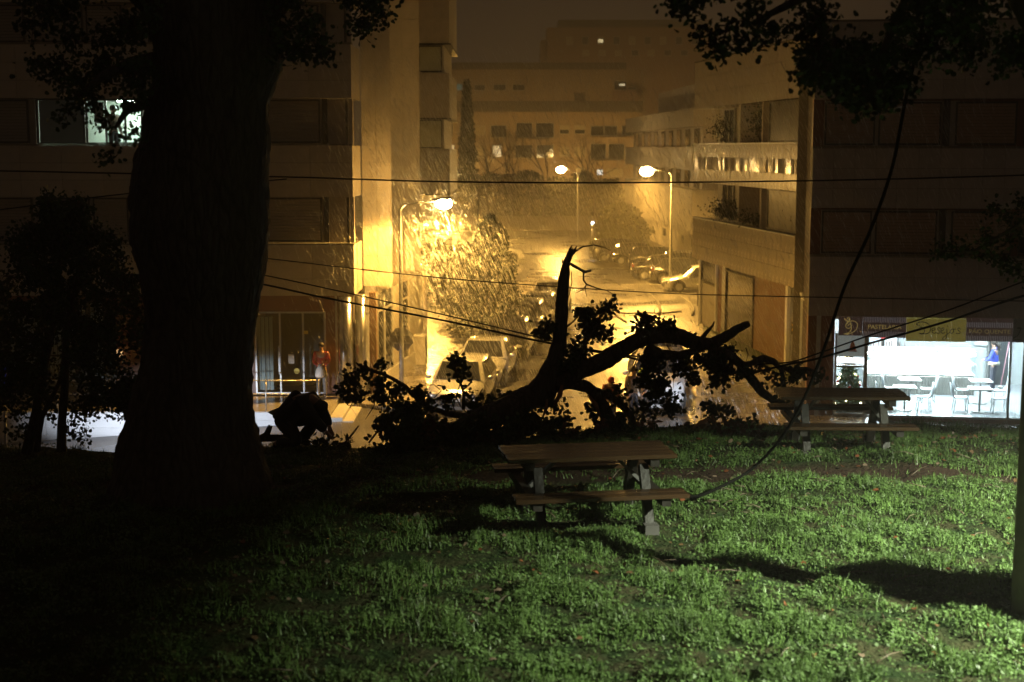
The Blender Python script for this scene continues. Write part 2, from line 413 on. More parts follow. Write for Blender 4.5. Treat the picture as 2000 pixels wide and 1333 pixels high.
for side, a, b0, n in (('kerb_left', KL - .075, -3.0, 46), ('kerb_right', KR + .075, -6.5, 40)):
    root = bpy.data.objects.new(side, None); COL.objects.link(root); root.location = (SO.x, SO.y, GZ); root.rotation_euler = (0, 0, S_ANG); struct(root)
    for i in range(n):
        if side == 'kerb_right' and 16 <= i <= 19: continue
        inst('kerb_stone', km, root, (a + rnd.uniform(-.004, .004), b0 + i + .5, rnd.uniform(-.006, .006)))
# bright painted bay lines and manhole on the street
M_paint = mat('worn_white_paint', (.62, .6, .55), .35, 0, .25, 8)
for k in range(4):
    y0 = 84 + k * 3.0
    struct(MB().add([(6.6, y0, GZ + .004), (11.5, y0, GZ + .004), (11.5, y0 + .12, GZ + .004), (6.6, y0 + .12, GZ + .004)], [(0, 1, 2, 3)]).build('bay_line', M_paint))
def kerb_island(pts, name):
    mb = MB(); mb.tube([G(px, py, GZ - .01) for px, py in pts], .08, 6); return struct(mb.build(name, mat('worn_island_kerb', (.09, .085, .08), .7, 0, .2, 3)))
kerb_island([(1262, 572), (1275, 580), (1286, 592), (1290, 606), (1288, 618)], 'kerb_island')
kerb_island([(1190, 600), (1200, 612), (1225, 614), (1255, 612), (1290, 614), (1330, 610)], 'kerb_island')
kerb_island([(1200, 612), (1208, 622), (1222, 630)], 'kerb_island')
kerb_island([(1335, 580), (1350, 594), (1356, 606), (1353, 618)], 'kerb_island')
# far retaining wall, hedge bank
M_lawn = mat('dark_lawn', (.07, .10, .028), .75, 0, .35, 2.5, .6, 25)
struct(sbox('lawn', [(KR + .17, 9.05), (8.02, 8.05), (9.2, 4.2), (11.0, 8), (9.5, 34.5), (KR + .17, 34)], GZ - .05, GZ + .10, M_lawn))

# park terrace
def edgeY(x): return 20.6 + .5 * math.sin(x * .35) + (0.9 if x < -1 else 0) * min(1, (-x - 1) / 3 if x < -1 else 0)
def pz(x, y):
    e = edgeY(x)
    sL = max(0.0, min(1.0, (y - 14.5) / 6.5)); sL = sL * sL * (3 - 2 * sL)
    sR = max(0.0, min(1.0, (y - 17.7) / 3.0)); sR = sR * sR * (3 - 2 * sR)
    w = max(0.0, min(1.0, (2.0 - x) / 4.0)); w = w * w * (3 - 2 * w)
    d = .34 + .22 * max(0.0, min(1.0, (2.0 - x) / 4.5)) + .16 * max(0.0, min(1.0, (-2.5 - x) / 4.5))
    z = -d * (sL * w + sR * (1 - w))
    z += .07 * noise.noise(Vector((x * .9, y * .9, 3))) + .045 * noise.noise(Vector((x * 2.6, y * 2.6, 7)))
    if 15.9 < y < 17.0 and x > 1.0: z -= .05 * math.sin((y - 15.9) / 1.1 * math.pi)
    if y > e: z -= (y - e) * .95 + .25 * (y - e) ** 2
    return max(z, -4.75)
def soil_mat():
    m = bpy.data.materials.new('park_soil'); m.use_nodes = True
    nt = m.node_tree; N = nt.nodes; L = nt.links; b = N['Principled BSDF']
    tc = N.new('ShaderNodeTexCoord'); nz = N.new('ShaderNodeTexNoise'); nz.inputs['Scale'].default_value = 3.5; nz.inputs['Detail'].default_value = 9; L.new(tc.outputs['Object'], nz.inputs['Vector'])
    rp = N.new('ShaderNodeValToRGB'); rp.color_ramp.elements[0].position = .4; rp.color_ramp.elements[1].position = .62
    rp.color_ramp.elements[0].color = (.018, .034, .010, 1); rp.color_ramp.elements[1].color = (.042, .040, .018, 1)
    sp = N.new('ShaderNodeSeparateXYZ'); L.new(tc.outputs['Object'], sp.inputs[0])
    # bare earth strip of the footpath
    d = N.new('ShaderNodeMath'); d.operation = 'SUBTRACT'; L.new(sp.outputs['Y'], d.inputs[0]); d.inputs[1].default_value = 16.45
    n4 = N.new('ShaderNodeTexNoise'); n4.inputs['Scale'].default_value = 1.3; L.new(tc.outputs['Object'], n4.inputs['Vector'])
    d2 = N.new('ShaderNodeMath'); d2.operation = 'MULTIPLY_ADD'; L.new(n4.outputs['Fac'], d2.inputs[0]); d2.inputs[1].default_value = .5; L.new(d.outputs[0], d2.inputs[2])
    d3 = N.new('ShaderNodeMath'); d3.operation = 'SUBTRACT'; L.new(d2.outputs[0], d3.inputs[0]); d3.inputs[1].default_value = .25
    ab = N.new('ShaderNodeMath'); ab.operation = 'ABSOLUTE'; L.new(d3.outputs[0], ab.inputs[0])
    mr = N.new('ShaderNodeMapRange'); mr.inputs['From Min'].default_value = .3; mr.inputs['From Max'].default_value = .65; mr.inputs['To Min'].default_value = 1; mr.inputs['To Max'].default_value = 0; L.new(ab.outputs[0], mr.inputs[0])
    mx = N.new('ShaderNodeMixRGB'); L.new(mr.outputs[0], mx.inputs[0]); L.new(rp.outputs[0], mx.inputs[1]); mx.inputs[2].default_value = (.042, .026, .018, 1)
    L.new(nz.outputs['Fac'], rp.inputs[0]); L.new(mx.outputs[0], b.inputs['Base Color']); b.inputs['Roughness'].default_value = .9; b.inputs['Specular IOR Level'].default_value = .15
    n2 = N.new('ShaderNodeTexNoise'); n2.inputs['Scale'].default_value = 18; n2.inputs['Detail'].default_value = 8; L.new(tc.outputs['Object'], n2.inputs['Vector'])
    bp = N.new('ShaderNodeBump'); bp.inputs['Strength'].default_value = .8; bp.inputs['Distance'].default_value = .05; L.new(n2.outputs['Fac'], bp.inputs['Height']); L.new(bp.outputs[0], b.inputs['Normal'])
    return m
xs = np.concatenate([np.arange(-34, -9, 1.0), np.arange(-9, 9, .16), np.arange(9, 36, 1.0)]); ys = np.concatenate([np.arange(-14, 8, 1.0), np.arange(8, 24, .16), np.arange(24, 27, .5)])
vs = [(x, y, pz(x, y)) for y in ys for x in xs]; nx = len(xs)
fs = [(j * nx + i, j * nx + i + 1, (j + 1) * nx + i + 1, (j + 1) * nx + i) for j in range(len(ys) - 1) for i in range(nx - 1)]
struct(MB().add(vs, fs, True).build('park_ground', soil_mat()))

def grass():
    # short blades and round clover leaves in uneven clumps
    def field(n, xr, yr):
        x = RS.uniform(*xr, n); y = RS.uniform(*yr, n)
        k = (np.abs(x) < .375 * y + .4)
        return x[k], y[k]
    def nzv(x, y, s, o):
        return np.array([noise.noise(Vector((a * s, b * s, o))) for a, b in zip(x, y)])
    m1 = mat('grass_blade', (.085, .15, .032), .5, 0, .6, 2.2)
    m2 = mat('clover_leaf', (.105, .175, .052), .5, 0, .6, 2.0)
    out = []
    for kind, n in (('blade', 340000), ('leaf', 430000)):
        x, y = field(n, (-8, 8.5), (8.6, 21.6))
        keep = RS.rand(len(x)) < np.where(x > .02 * y - .8, 1.0, .45); x, y = x[keep], y[keep]
        c = nzv(x, y, 1.6, 1.0) + .8 * nzv(x, y, 4.5, 5.0)
        path = (np.abs(y - 16.45 + .25 * np.sin(x * 1.3)) < .33) & (x > -1)
        bare = nzv(x, y, .7, 9.0)
        prob = np.clip(.62 + 1.3 * c, .14, 1) * np.where(path, .05, 1) * np.where((y > 17) & (bare > .12), .4, 1)
        keep = RS.rand(len(x)) < prob; x, y, c = x[keep], y[keep], c[keep]
        e = np.array([edgeY(a) for a in x]); keep = y < e + .5; x, y, c = x[keep], y[keep], c[keep]
        z = np.array([pz(a, b) for a, b in zip(x, y)])
        K = len(x); base = np.stack([x, y, z - .005], 1)
        hgt = np.clip(.035 + .085 * (c + .25), .015, .15)
        a = RS.rand(K) * 6.283
        if kind == 'blade':
            h = hgt * (.7 + .8 * RS.rand(K)); ln = h * RS.normal(size=K) * .45; b2 = RS.rand(K) * 6.283
            side = np.stack([np.cos(a), np.sin(a), 0 * a], 1) * (.0045 + .003 * RS.rand(K))[:, None]
            tip = base + np.stack([np.cos(b2) * ln, np.sin(b2) * ln, h], 1)
            v = np.stack([base - side, base + side, tip], 1); np_ = 3
            o = np_mesh('grass', v, 3, m1)
        else:
            h = hgt * (.35 + .65 * RS.rand(K)); r = .007 + .010 * RS.rand(K)
            c3 = base + np.stack([0 * h, 0 * h, h], 1)
            t1 = np.stack([np.cos(a), np.sin(a), RS.normal(size=K) * .35], 1) * r[:, None]; t2 = np.stack([-np.sin(a), np.cos(a), RS.normal(size=K) * .35], 1) * r[:, None]
            v = np.stack([c3 - t1 - t2 * .5, c3 + t1 * .2 - t2, c3 + t1 + t2 * .5, c3 - t1 * .2 + t2], 1)
            o = np_mesh('clover', v, 4, m2)
        tag(o, 'short wet grass covering the park lawn' if kind == 'blade' else 'small round clover leaves among the lawn grass', 'grass', kind='stuff')
grass()
# fallen leaves on the lawn
def litter():
    cols = [(.18, .06, .025), (.13, .075, .035), (.20, .14, .10)]
    for ci, cc in enumerate(cols):
        n = 130
        x = np.concatenate([RS.uniform(-3, 7, n), RS.uniform(1.6, 7, n)]); y = np.concatenate([RS.uniform(9, 20, n), RS.normal(18.2, .8, n)])
        pos = np.array([(a, b, pz(a, b) + .03 + .03 * RS.rand()) for a, b in zip(x, y)])
        v = leaf_polys(pos, .06, OAK, 0, flat=True)
        tag(np_mesh('fallen_leaves', v, 16, mat('dead_leaf_%d' % ci, cc, .45, 0, .35, 9)), ['rusty red dead leaves scattered over the wet lawn', 'dull brown dead leaves scattered over the wet lawn', 'pale tan dead leaves scattered over the wet lawn'][ci], 'leaves', kind='stuff')
litter()
def debris():
    rs = np.random.RandomState(31); b = MB()
    for k in range(170):
        x = rs.uniform(-2, 6.5); y = rs.uniform(14.5, 20.4) if k < 120 else rs.uniform(9.5, 14.5); z = pz(x, y) + .05; a = rs.rand() * 6.283; l = rs.uniform(.08, .38)
        p = Vector((x, y, z)); d = Vector((math.cos(a), math.sin(a), rs.normal() * .1)) * l
        b.tube([p, p + d * .5 + Vector((0, 0, .02)), p + d], [.006, .005, .002], 4)
        if rs.rand() < .5: b.tube([p + d * .4, p + d * .4 + Vector((math.cos(a + .8), math.sin(a + .8), .15)) * l * .5], [.004, .002], 4)
    tag(b.build('storm_debris', mat('wet_twig', (.13, .095, .065), .5, 0, .3, 6)), 'small broken twigs strewn by the storm over the lawn', 'twigs', kind='stuff')
debris()
# ================================================================== BUILDINGS
M_tile = mat('beige_stone_cladding', (.40, .36, .30), .42, 0, .10, 3, .05, 60)
M_tileG = mat('glossy_stone_cladding', (.42, .37, .29), .26, 0, .12, 3, .05, 60)
M_tileD = mat('grey_brown_cladding', (.36, .32, .285), .5, 0, .12, 3, .08, 60)
M_core = mat('joint_mortar', (.16, .145, .12), .8, 0, .1)
M_wall = mat('pale_render', (.42, .385, .32), .55, 0, .10, 1.2, .08, 40)
M_shut = mat('closed_roller_shutter', (.26, .23, .20), .55, 0, .06)
M_brown = mat('red_brown_cladding', (.155, .055, .028), .42, 0, .15, 2.0, .04, 40)
M_frame = mat('aluminium_frame', (.48, .48, .47), .35, .6, .08)
M_dframe = mat('dark_window_frame', (.03, .028, .025), .4, .2, .05)
M_dglass = mat('dark_window_glass', (.012, .014, .015), .06, 0, 0, spec=.8)
M_steel = mat('brushed_steel_cladding', (.55, .55, .56), .27, 1.0, .06, 2, .03, 8, stretch=(1, 1, .1))
M_white = mat('white_paint', (.75, .75, .73), .45, 0, .04)
M_wtile = mat('white_wall_tile', (.70, .71, .73), .4, 0, .05, 2)
M_floor = mat('terrace_tiles', (.36, .33, .27), .18, 0, .1, 2)
M_glass = glass_mat('clear_shop_glass')
M_pot = mat('plant_pot', (.2, .09, .05), .7)
M_leafd = mat('dark_leaf', (.035, .050, .018), .9, 0, .35, 5, spec=.08)
M_step = mat('pale_stone_steps', (.58, .56, .52), .35, 0, .06)

def panels(root, x0, x1, z0, z1, y, w, h, m, tilt=0.0, th=.03, gap=.012):
    nx = max(1, round((x1 - x0) / w)); nz = max(1, round((z1 - z0) / h)); pw = (x1 - x0) / nx; ph = (z1 - z0) / nz
    me = MB().box(-pw / 2 + gap / 2, pw / 2 - gap / 2, -th, 0, -ph / 2 + gap / 2, ph / 2 - gap / 2).mesh('cladding_panel', m)
    for i in range(nx):
        tz = rnd.uniform(-tilt, tilt)
        for j in range(nz):
            inst('cladding_panel', me, root, (x0 + (i + .5) * pw, y - .004 + rnd.uniform(-.002, .002), z0 + (j + .5) * ph), tz if tilt else rnd.uniform(-.004, .004))
def window(root, x0, x1, z0, z1, y, m_pane=None, m_frame=None, fw=.05, mull=(), shutter=0.0, sill=True, depth=.08, m_shut=None):
    f = MB(); mf = m_frame or M_dframe
    f.box(x0, x1, y - depth, y, z0, z0 + fw).box(x0, x1, y - depth, y, z1 - fw, z1).box(x0, x0 + fw, y - depth, y, z0 + fw, z1 - fw).box(x1 - fw, x1, y - depth, y, z0 + fw, z1 - fw)
    for mx in mull: f.box(mx - fw / 2, mx + fw / 2, y - depth, y, z0 + fw, z1 - fw)
    w = f.build('window', mf, root)
    p = MB().box(x0 + fw, x1 - fw, y - depth * .45, y - depth * .35, z0 + fw, z1 - fw).build('pane', m_pane or M_dglass, w)
    if shutter > 0:
        zs = z1 - fw - (z1 - z0 - 2 * fw) * shutter
        sm = MB(); n = max(3, int((z1 - fw - zs) / .09)); hh = (z1 - fw - zs) / n
        for k in range(n): sm.box(x0 + fw, x1 - fw, y - depth * .8, y - depth * .6, zs + k * hh + .006, zs + (k + 1) * hh - .002)
        sm.build('roller_shutter', m_shut or M_shut, w)
    if sill: MB().box(x0 - .04, x1 + .04, y - depth - .05, y - depth + .02, z0 - .05, z0 - .003).build('sill', M_core, w)
    return w

# ---------------------------------------------------------- left block (front parallel to the park)
LB = thing('apartment_building', 'pale stone apartment block with steel columns above the raised terrace, behind the big trunk', 'building', (-5, 44.2, GZ))
def L_(x): return x + 5.0
z_s = lambda z: z - GZ
XL = -19.0; XR = -4.95
bands = [(-.77, .82), (2.30, 3.88), (5.32, 6.95), (8.2, 9.8)]
for a, b in bands:
    MB().box(L_(XL), L_(XR), .035, 2.4, z_s(a), z_s(b)).build('floor_band', M_core, LB)
    panels(LB, L_(XL), L_(XR), z_s(a), z_s(b), .03, 1.25, .53, M_tile)
    sd = MB().box(L_(XR), L_(XR) + .03, .0, 2.4, z_s(a), z_s(b)).build('side_panel', M_tile, LB)
    MB().box(L_(XL), L_(XR) + .05, -.03, .30, z_s(b) + .003, z_s(b) + .05).build('coping', M_core, LB)
# recessed window storeys
for k, (a, b) in enumerate([(.82, 2.30), (3.88, 5.32), (6.95, 8.2)]):
    wl = MB()
    if k == 1:  # storey with the lit room: leave its opening free
        MB().box(L_(XL), L_(-14.8), .50, .75, z_s(a) + .05, z_s(b)).build('recessed_wall', M_tileD, LB)
        wl.box(L_(-11.45), L_(XR), .50, .75, z_s(a) + .05, z_s(b))
    else: wl.box(L_(XL), L_(XR), .50, .75, z_s(a) + .05, z_s(b))
    wl.build('recessed_wall', M_tileD, LB)
    spans = [(-18.6, -17.0), (-16.7, -15.0), (-14.7, -13.2), (-13.1, -12.0), (-11.2, -9.6), (-9.4, -7.9), (-7.65, -5.95)]
    for i, (p, q) in enumerate(spans):
        if k == 1 and i in (2, 3): continue
        window(LB, L_(p), L_(q), z_s(a) + .08, z_s(b) - .03, .497, shutter=1.0 if i != 4 else .5, m_shut=M_shut, sill=False)
    MB().box(L_(-5.88), L_(-5.72), .40, .497, z_s(a) + .055, z_s(b)).build('pilaster', M_dframe, LB)
    MB().box(L_(-5.12), L_(-5.04), .02, .10, z_s(a) + .055, z_s(b) - .002).build('drainpipe', M_dframe, LB)
# lit room behind the second storey window
a, b = 3.88, 5.32
rm = MB().box(L_(-14.8), L_(-11.45), 3.2, 3.3, z_s(a), z_s(b)).box(L_(-14.9), L_(-14.8), .75, 3.3, z_s(a), z_s(b)).box(L_(-11.45), L_(-11.35), .75, 3.3, z_s(a), z_s(b)).build('room_wall', mat('room_paint', (.62, .68, .60), .7, 0, .03), LB)
MB().box(L_(-14.8), L_(-11.45), .5, 3.2, z_s(b), z_s(b) + .04).build('room_ceiling', M_white, LB)
MB().box(L_(-12.6), L_(-12.0), 1.8, 2.4, z_s(b) - .06, z_s(b) - .005).build('ceiling_light', mat('room_lamp', (.9, 1, .9), .4, 0, 0, emit=(.86, 1.0, .84), estr=90.0), LB)
f = MB()
for q in (-14.75, -13.3, -13.22, -12.62, -12.02, -11.5): f.box(L_(q) - .03, L_(q) + .03, .5, .56, z_s(a) + .1, z_s(b) - .05)
f.box(L_(-14.78), L_(-11.47), .5, .56, z_s(a) + .055, z_s(a) + .1).box(L_(-14.78), L_(-11.47), .5, .56, z_s(b) - .05, z_s(b) - .002)
wf = f.build('window', M_dframe, LB); MB().box(L_(-13.2), L_(-11.5), .525, .53, z_s(a) + .1, z_s(b) - .05).build('pane', M_glass, wf)
cur = MB().box(L_(-14.72), L_(-13.33), .62, .64, z_s(a) + .1, z_s(b) - .05).build('curtain', mat('net_curtain', (.12, .13, .11), .8, 0, .1, 4, emit=(.5, .6, .5), estr=.004), LB)  # faint emission stands in for room light on the curtain
MB().box(L_(-13.0), L_(-12.7), .6, .62, z_s(a) + .7, z_s(b) - .1).build('curtain', mat('net_curtain2', (.5, .5, .45), .8, 0, .1, 4), LB)
# B and C: stepped walls towards the street
MB().prism([(L_(-4.88), 2.40), (L_(-3.93), 2.40), (L_(-4.62), 8.5), (L_(-4.88), 8.5)], z_s(-.68), z_s(12)).build('corner_wall', M_wall, LB)
panels(LB, L_(-4.88), L_(-3.93), z_s(-.70), z_s(11.5), 2.38, .48, 1.0, M_tile, th=.02)
MB().prism([(L_(-4.60), 8.52), (L_(-3.38), 8.52), (L_(-3.95), 15.8), (L_(-4.60), 15.8)], z_s(-.72), z_s(12)).build('corner_wall', M_wall, LB)
panels(LB, L_(-4.6), L_(-3.38), z_s(-.74), z_s(11.5), 8.50, .61, 1.0, M_tile, th=.02)
# D: volume with two corner windows, over the car park side
yD = 15.8; D0, D1 = L_(-3.95), L_(-2.60)
bz = [(1.9, 3.75), (5.05, 6.9), (8.1, 12)]
for q, (a, b) in enumerate(bz):
    MB().box(D0, D1, yD, yD + 8, z_s(a), z_s(b)).build('floor_band', M_wall, LB)
    panels(LB, D0, D1, z_s(a) + .01, z_s(b), yD - .003, .66, .93, M_tileD, th=.02)
    MB().box(D0, D1 + .07, yD - .10, yD + 8, z_s(a) - .05, z_s(a) - .002).build('window_head', M_dframe, LB)
for a, b in ((3.75, 5.0), (6.9, 8.05)):
    MB().box(D0, D1 - .25, yD + .40, yD + 8, z_s(a), z_s(b)).build('recessed_wall', M_wall, LB)
    window(LB, D0 + .05, D1 - .32, z_s(a) + .05, z_s(b) - .02, yD + .397, m_pane=mat('frosted_pane', (.36, .37, .28), .3, 0, .12, 1.5), sill=False)
# ground floor behind the terrace: red-brown front with shop door
zt = -3.95
fr = MB()
gx = [(-19, -16.3), (-12.55, -8.15), (-5.9, -5.05)]
for p, q in gx: fr.box(L_(p), L_(q), .5, .7, z_s(zt), z_s(-.78))
fr.box(L_(-8.15), L_(-5.9), .5, .7, z_s(-1.32), z_s(-.78)).box(L_(-16.3), L_(-12.55), .5, .7, z_s(-1.0), z_s(-.78))
fr.build('shop_front_wall', M_brown, LB)
for p in (-5.56,): MB().box(L_(p) - .03, L_(p) + .03, .43, .497, z_s(zt) + .01, z_s(-.80)).build('aluminium_strip', M_frame, LB)
# interiors: dark shop
M_in = mat('dark_interior', (.10, .085, .07), .8, 0, .1)
MB().box(L_(-8.3), L_(-5.3), 3.4, 3.5, z_s(zt), z_s(-.8)).box(L_(-8.4), L_(-8.3), .7, 3.5, z_s(zt), z_s(-.8)).box(L_(-5.3), L_(-5.2), .7, 3.5, z_s(zt), z_s(-.8)).box(L_(-8.3), L_(-5.3), .7, 3.4, z_s(-1.3), z_s(-1.2)).build('interior_wall', M_in, LB)
f = MB()
for q in (-8.12, -7.35, -6.62, -5.93): f.box(L_(q) - .025, L_(q) + .025, .45, .55, z_s(zt) + .05, z_s(-1.37))
f.box(L_(-8.145), L_(-5.905), .45, .55, z_s(-1.37), z_s(-1.322)).box(L_(-8.145), L_(-5.905), .45, .55, z_s(zt) + .003, z_s(zt) + .05)
dr = f.build('glass_door', M_frame, LB)
MB().box(L_(-8.095), L_(-5.955), .495, .503, z_s(zt) + .06, z_s(-1.38)).build('pane', M_glass, dr)
MB().box(L_(-7.10), L_(-6.92), .478, .486, z_s(-2.98), z_s(-2.68)).build('paper_notice', mat('paper', (.62, .58, .5), .7, 0, .05), dr)
MB().disc((L_(-6.84), .482, z_s(-3.22)), 'y', .09, .008, 18).build('round_sticker', mat('yellow_sticker', (.6, .5, .08), .5, 0, 0), dr)
MB().box(L_(-6.60), L_(-6.46), .478, .486, z_s(-2.03), z_s(-1.93)).build('small_sticker', mat('yellow_sticker', (.6, .5, .08), .5, 0, 0), dr)
MB().box(L_(-7.4), L_(-7.34), .38, .42, z_s(-3.3), z_s(-2.4)).build('handle', M_frame, dr)
# white vertical blinds either side of the trunk
M_blind = mat('white_vertical_blind', (.62, .66, .66), .6, 0, .05)
bl = MB().box(-.055, .055, -.008, .008, 0, 2.35).mesh('blind_slat', M_blind)
bl2 = MB().box(-.055, .055, -.008, .008, 0, 2.5).mesh('blind_slat', M_blind)
for i in range(4): inst('blind_slat', bl, LB, (L_(-8.05) + i * .13, .62, z_s(zt) + .1), .5)
for i in range(26):
    if rnd.random() < .25: continue
    inst('blind_slat', bl2, LB, (L_(-13.35 - 2.8) + i * .135, .62, z_s(zt) + .40), rnd.uniform(.2, .9))
f = MB()
for q in (-16.25, -14.9, -13.45, -12.6): f.box(L_(q) - .03, L_(q) + .03, .48, .56, z_s(zt) + .05, z_s(-1.05))
for zz in (-3.97, -3.5, -2.75, -1.05): f.box(L_(-16.28), L_(-12.57), .47, .57, z_s(zz), z_s(zz) + .05)
wd = f.build('window', M_dframe, LB); MB().box(L_(-16.2), L_(-12.65), .515, .52, z_s(zt) + .1, z_s(-1.05)).build('pane', M_glass, wd)
MB().box(L_(-16.4), L_(-12.4), 2.6, 2.7, z_s(zt), z_s(-.8)).build('interior_wall', M_in, LB)
MB().box(L_(-12.5), L_(-12.35), .30, .45, z_s(-2.75), z_s(-2.52)).build('wall_lamp', mat('small_warm_lamp', (1, .7, .4), .4, 0, 0, emit=(1, .6, .25), estr=.8), LB)
# steel-clad round columns and street side ground floor
for cx, cyy, r in ((-5.20, -.2, .215), (-4.80, .55, .175)):
    MB().tube([(L_(cx), cyy, 0.0), (L_(cx), cyy, z_s(-.775))], r, 28).build('steel_column', M_steel, LB)
    MB().tube([(L_(cx), cyy, 0.0), (L_(cx), cyy, .10)], r + .03, 28).build('column_base', M_step, LB)
MB().tube([(L_(-3.40), 9.2, 0.1), (L_(-3.40), 9.2, z_s(-.75))], .2, 24).build('stone_column', M_tileD, LB)
MB().box(L_(-4.58), L_(-4.36), 1.1, 1.5, .1, z_s(-.775)).build('brown_pillar', mat('brown_pillar', (.15, .085, .045), .5), LB)
# side glazing (along the pavement)
side_dir = .137
def side_x(y): return -4.42 + side_dir * (y - 45.5)
segs = [(1.6, 2.6), (2.6, 3.8), (3.8, 5.0), (5.0, 6.4), (6.4, 7.9)]
for i, (p, q) in enumerate(segs):
    A = Vector((L_(side_x(44.2 + p)), p, 0)); B = Vector((L_(side_x(44.2 + q)), q, 0))
    b = MB(); b.bar(A + Vector((0, 0, .35)), B + Vector((0, 0, .35)), .12, .5); b.build('plinth', M_step, LB)
    fb = MB(); fb.bar(A + Vector((0, 0, .6)), A + Vector((0, 0, 3.4)), .09, .07).bar(A + Vector((0, 0, 2.75)), B + Vector((0, 0, 2.75)), .07, .07)
    w = fb.build('window', M_frame if i < 3 else M_wall, LB)
    gl = MB(); d = (B - A).normalized(); nn = Vector((d.y, -d.x, 0)) * .01
    gl.bar(A + Vector((0, 0, 1.98)) , B + Vector((0, 0, 1.98)), .012, 2.7); gl.build('pane', M_dglass if i in (0, 1, 3) else M_wall, w)
MB().prism([(L_(-5.0), 7.9), (L_(side_x(52.1)), 7.9), (L_(side_x(54)), 9.8), (L_(-4.2), 16.5), (L_(-5), 16.5)], 0.05, z_s(-.76)).build('side_wall', M_wall, LB)
MB().box(L_(-19), L_(-5.0), 3.6, 3.8, 0, z_s(-.79)).build('rear_wall', M_core, LB)

# raised terrace with steps, white front wall of tiles and a railing
TR = thing('raised_terrace', 'raised white-tiled terrace with two end steps below the brown shop front', 'terrace', (-5, 41.5, GZ))
MB().box(-14, -.42, .0, 2.7, -1.2, .25).build('terrace_floor', M_floor, TR)
MB().box(-14, -.42, .0, .06, .252, .262).build('edging', M_step, TR)
tm = MB().box(-.595, .595, -.03, 0, -.115, .115).mesh('wall_tile', M_wtile)
for i in range(11):
    for j in range(5):
        inst('wall_tile', tm, TR, (-.42 - .6 - i * 1.2, -.003, .25 - .12 - j * .235), 0)
MB().box(-.40, -.02, -.1, 2.7, -.3, .10).build('step', M_step, TR)
MB().box(.0, .32, -.2, 2.2, -.3, .0 + .012).build('step', M_step, TR)
RL = thing('terrace_railing', 'thin metal railing along the front edge of the white-tiled terrace', 'railing', (-5, 41.6, GZ + .25))
for i in range(9): MB().tube([(-.75 - i * 1.55, 0, 0.012), (-.75 - i * 1.55, 0, .95)], .022, 8).build('post', M_frame, RL)
for zz in (.52, .93): MB().tube([(-.70, 0, zz), (-13.5, 0, zz)], .018, 8).build('rail', M_frame, RL)

# concrete cabinet on the left pavement
cb = thing('utility_cabinet', 'waist-high stone cabinet on the bright pavement below the pale corner', 'cabinet', tuple(S(-4.25, 6.2, GZ + .12)), S_ANG)
MB().box(-.22, .22, -.2, .2, 0, 1.05).build('body', M_kerb, cb, bevel=.01); MB().box(-.26, .26, -.24, .24, 1.052, 1.12).build('cap', M_step, cb, bevel=.01)
cb2 = thing('utility_cabinet', 'square stone cabinet on the dark lawn by the parked silver car', 'cabinet', tuple(G(1371, 598, GZ + .1)), S_ANG)
MB().box(-.25, .25, -.2, .2, 0, 1.0).build('body', M_kerb, cb2, bevel=.01); MB().box(-.29, .29, -.24, .24, 1.002, 1.07).build('cap', M_step, cb2, bevel=.01)

# octagonal sign (seen from behind) on the near lamp pole
sg = thing('octagonal_sign', 'back of an octagonal road sign clamped to the near lamp pole', 'road sign', (pl.x, 45.1, GZ + 1.5))
b = MB(); b.tube([(0, -.012, .45), (0, .012, .45)], .40, 8, smooth=False); o = b.build('plate', mat('grey_sign_back', (.16, .16, .17), .35, .4, .1), sg); o.rotation_euler = (0, 0, 0)
MB().box(-.25, .25, -.04, -.014, .30, .34).box(-.25, .25, -.04, -.014, .56, .60).build('clamp', M_pole, sg)

# ---------------------------------------------------------- right side wing, along the car park (facade faces the street)
q0 = Vector((10.12, 49.0)); q1 = Vector((8.17, 64.5)); dv = (q1 - q0); Lw = dv.length
# local x runs from the FAR end to the near end so that -y is outward (to the street)
rz = math.atan2(q0.y - q1.y, q0.x - q1.x)
RW = thing('side_wing', 'golden lit side wing with ribbon balconies between the cafe block and the car park', 'building', (q1.x, q1.y, GZ), rz)
bz = [(-1.1, .68), (2.30, 3.95), (5.55, 7.55)]
for k, (a, b) in enumerate(bz):
    MB().box(0, Lw, .035, 2.2, z_s(a), z_s(b)).build('floor_band', M_core, RW)
    if k == 1:
        panels(RW, 0, Lw, z_s(a), z_s(a) + .60, .03, .46, .6, M_tileG)
        panels(RW, 0, Lw, z_s(a) + .60, z_s(a) + 1.12, .03, .30, .52, mat('polished_stone_cladding', (.42, .37, .29), .13, 0, .12, 3, .05, 60, spec=1.0), tilt=.14)
        panels(RW, 0, Lw, z_s(a) + 1.12, z_s(b), .03, .46, .6, M_tileG)
    else: panels(RW, 0, Lw, z_s(a), z_s(b), .03, .46, .6, M_tileG if k == 0 else M_tile)
    MB().box(-.03, Lw + .03, -.03, .25, z_s(b) + .003, z_s(b) + .06).build('coping', M_frame if k < 2 else M_core, RW)
    MB().box(Lw + .003, Lw + .04, .0, 2.2, z_s(a), z_s(b) - .003).build('end_panel', M_tileD, RW)
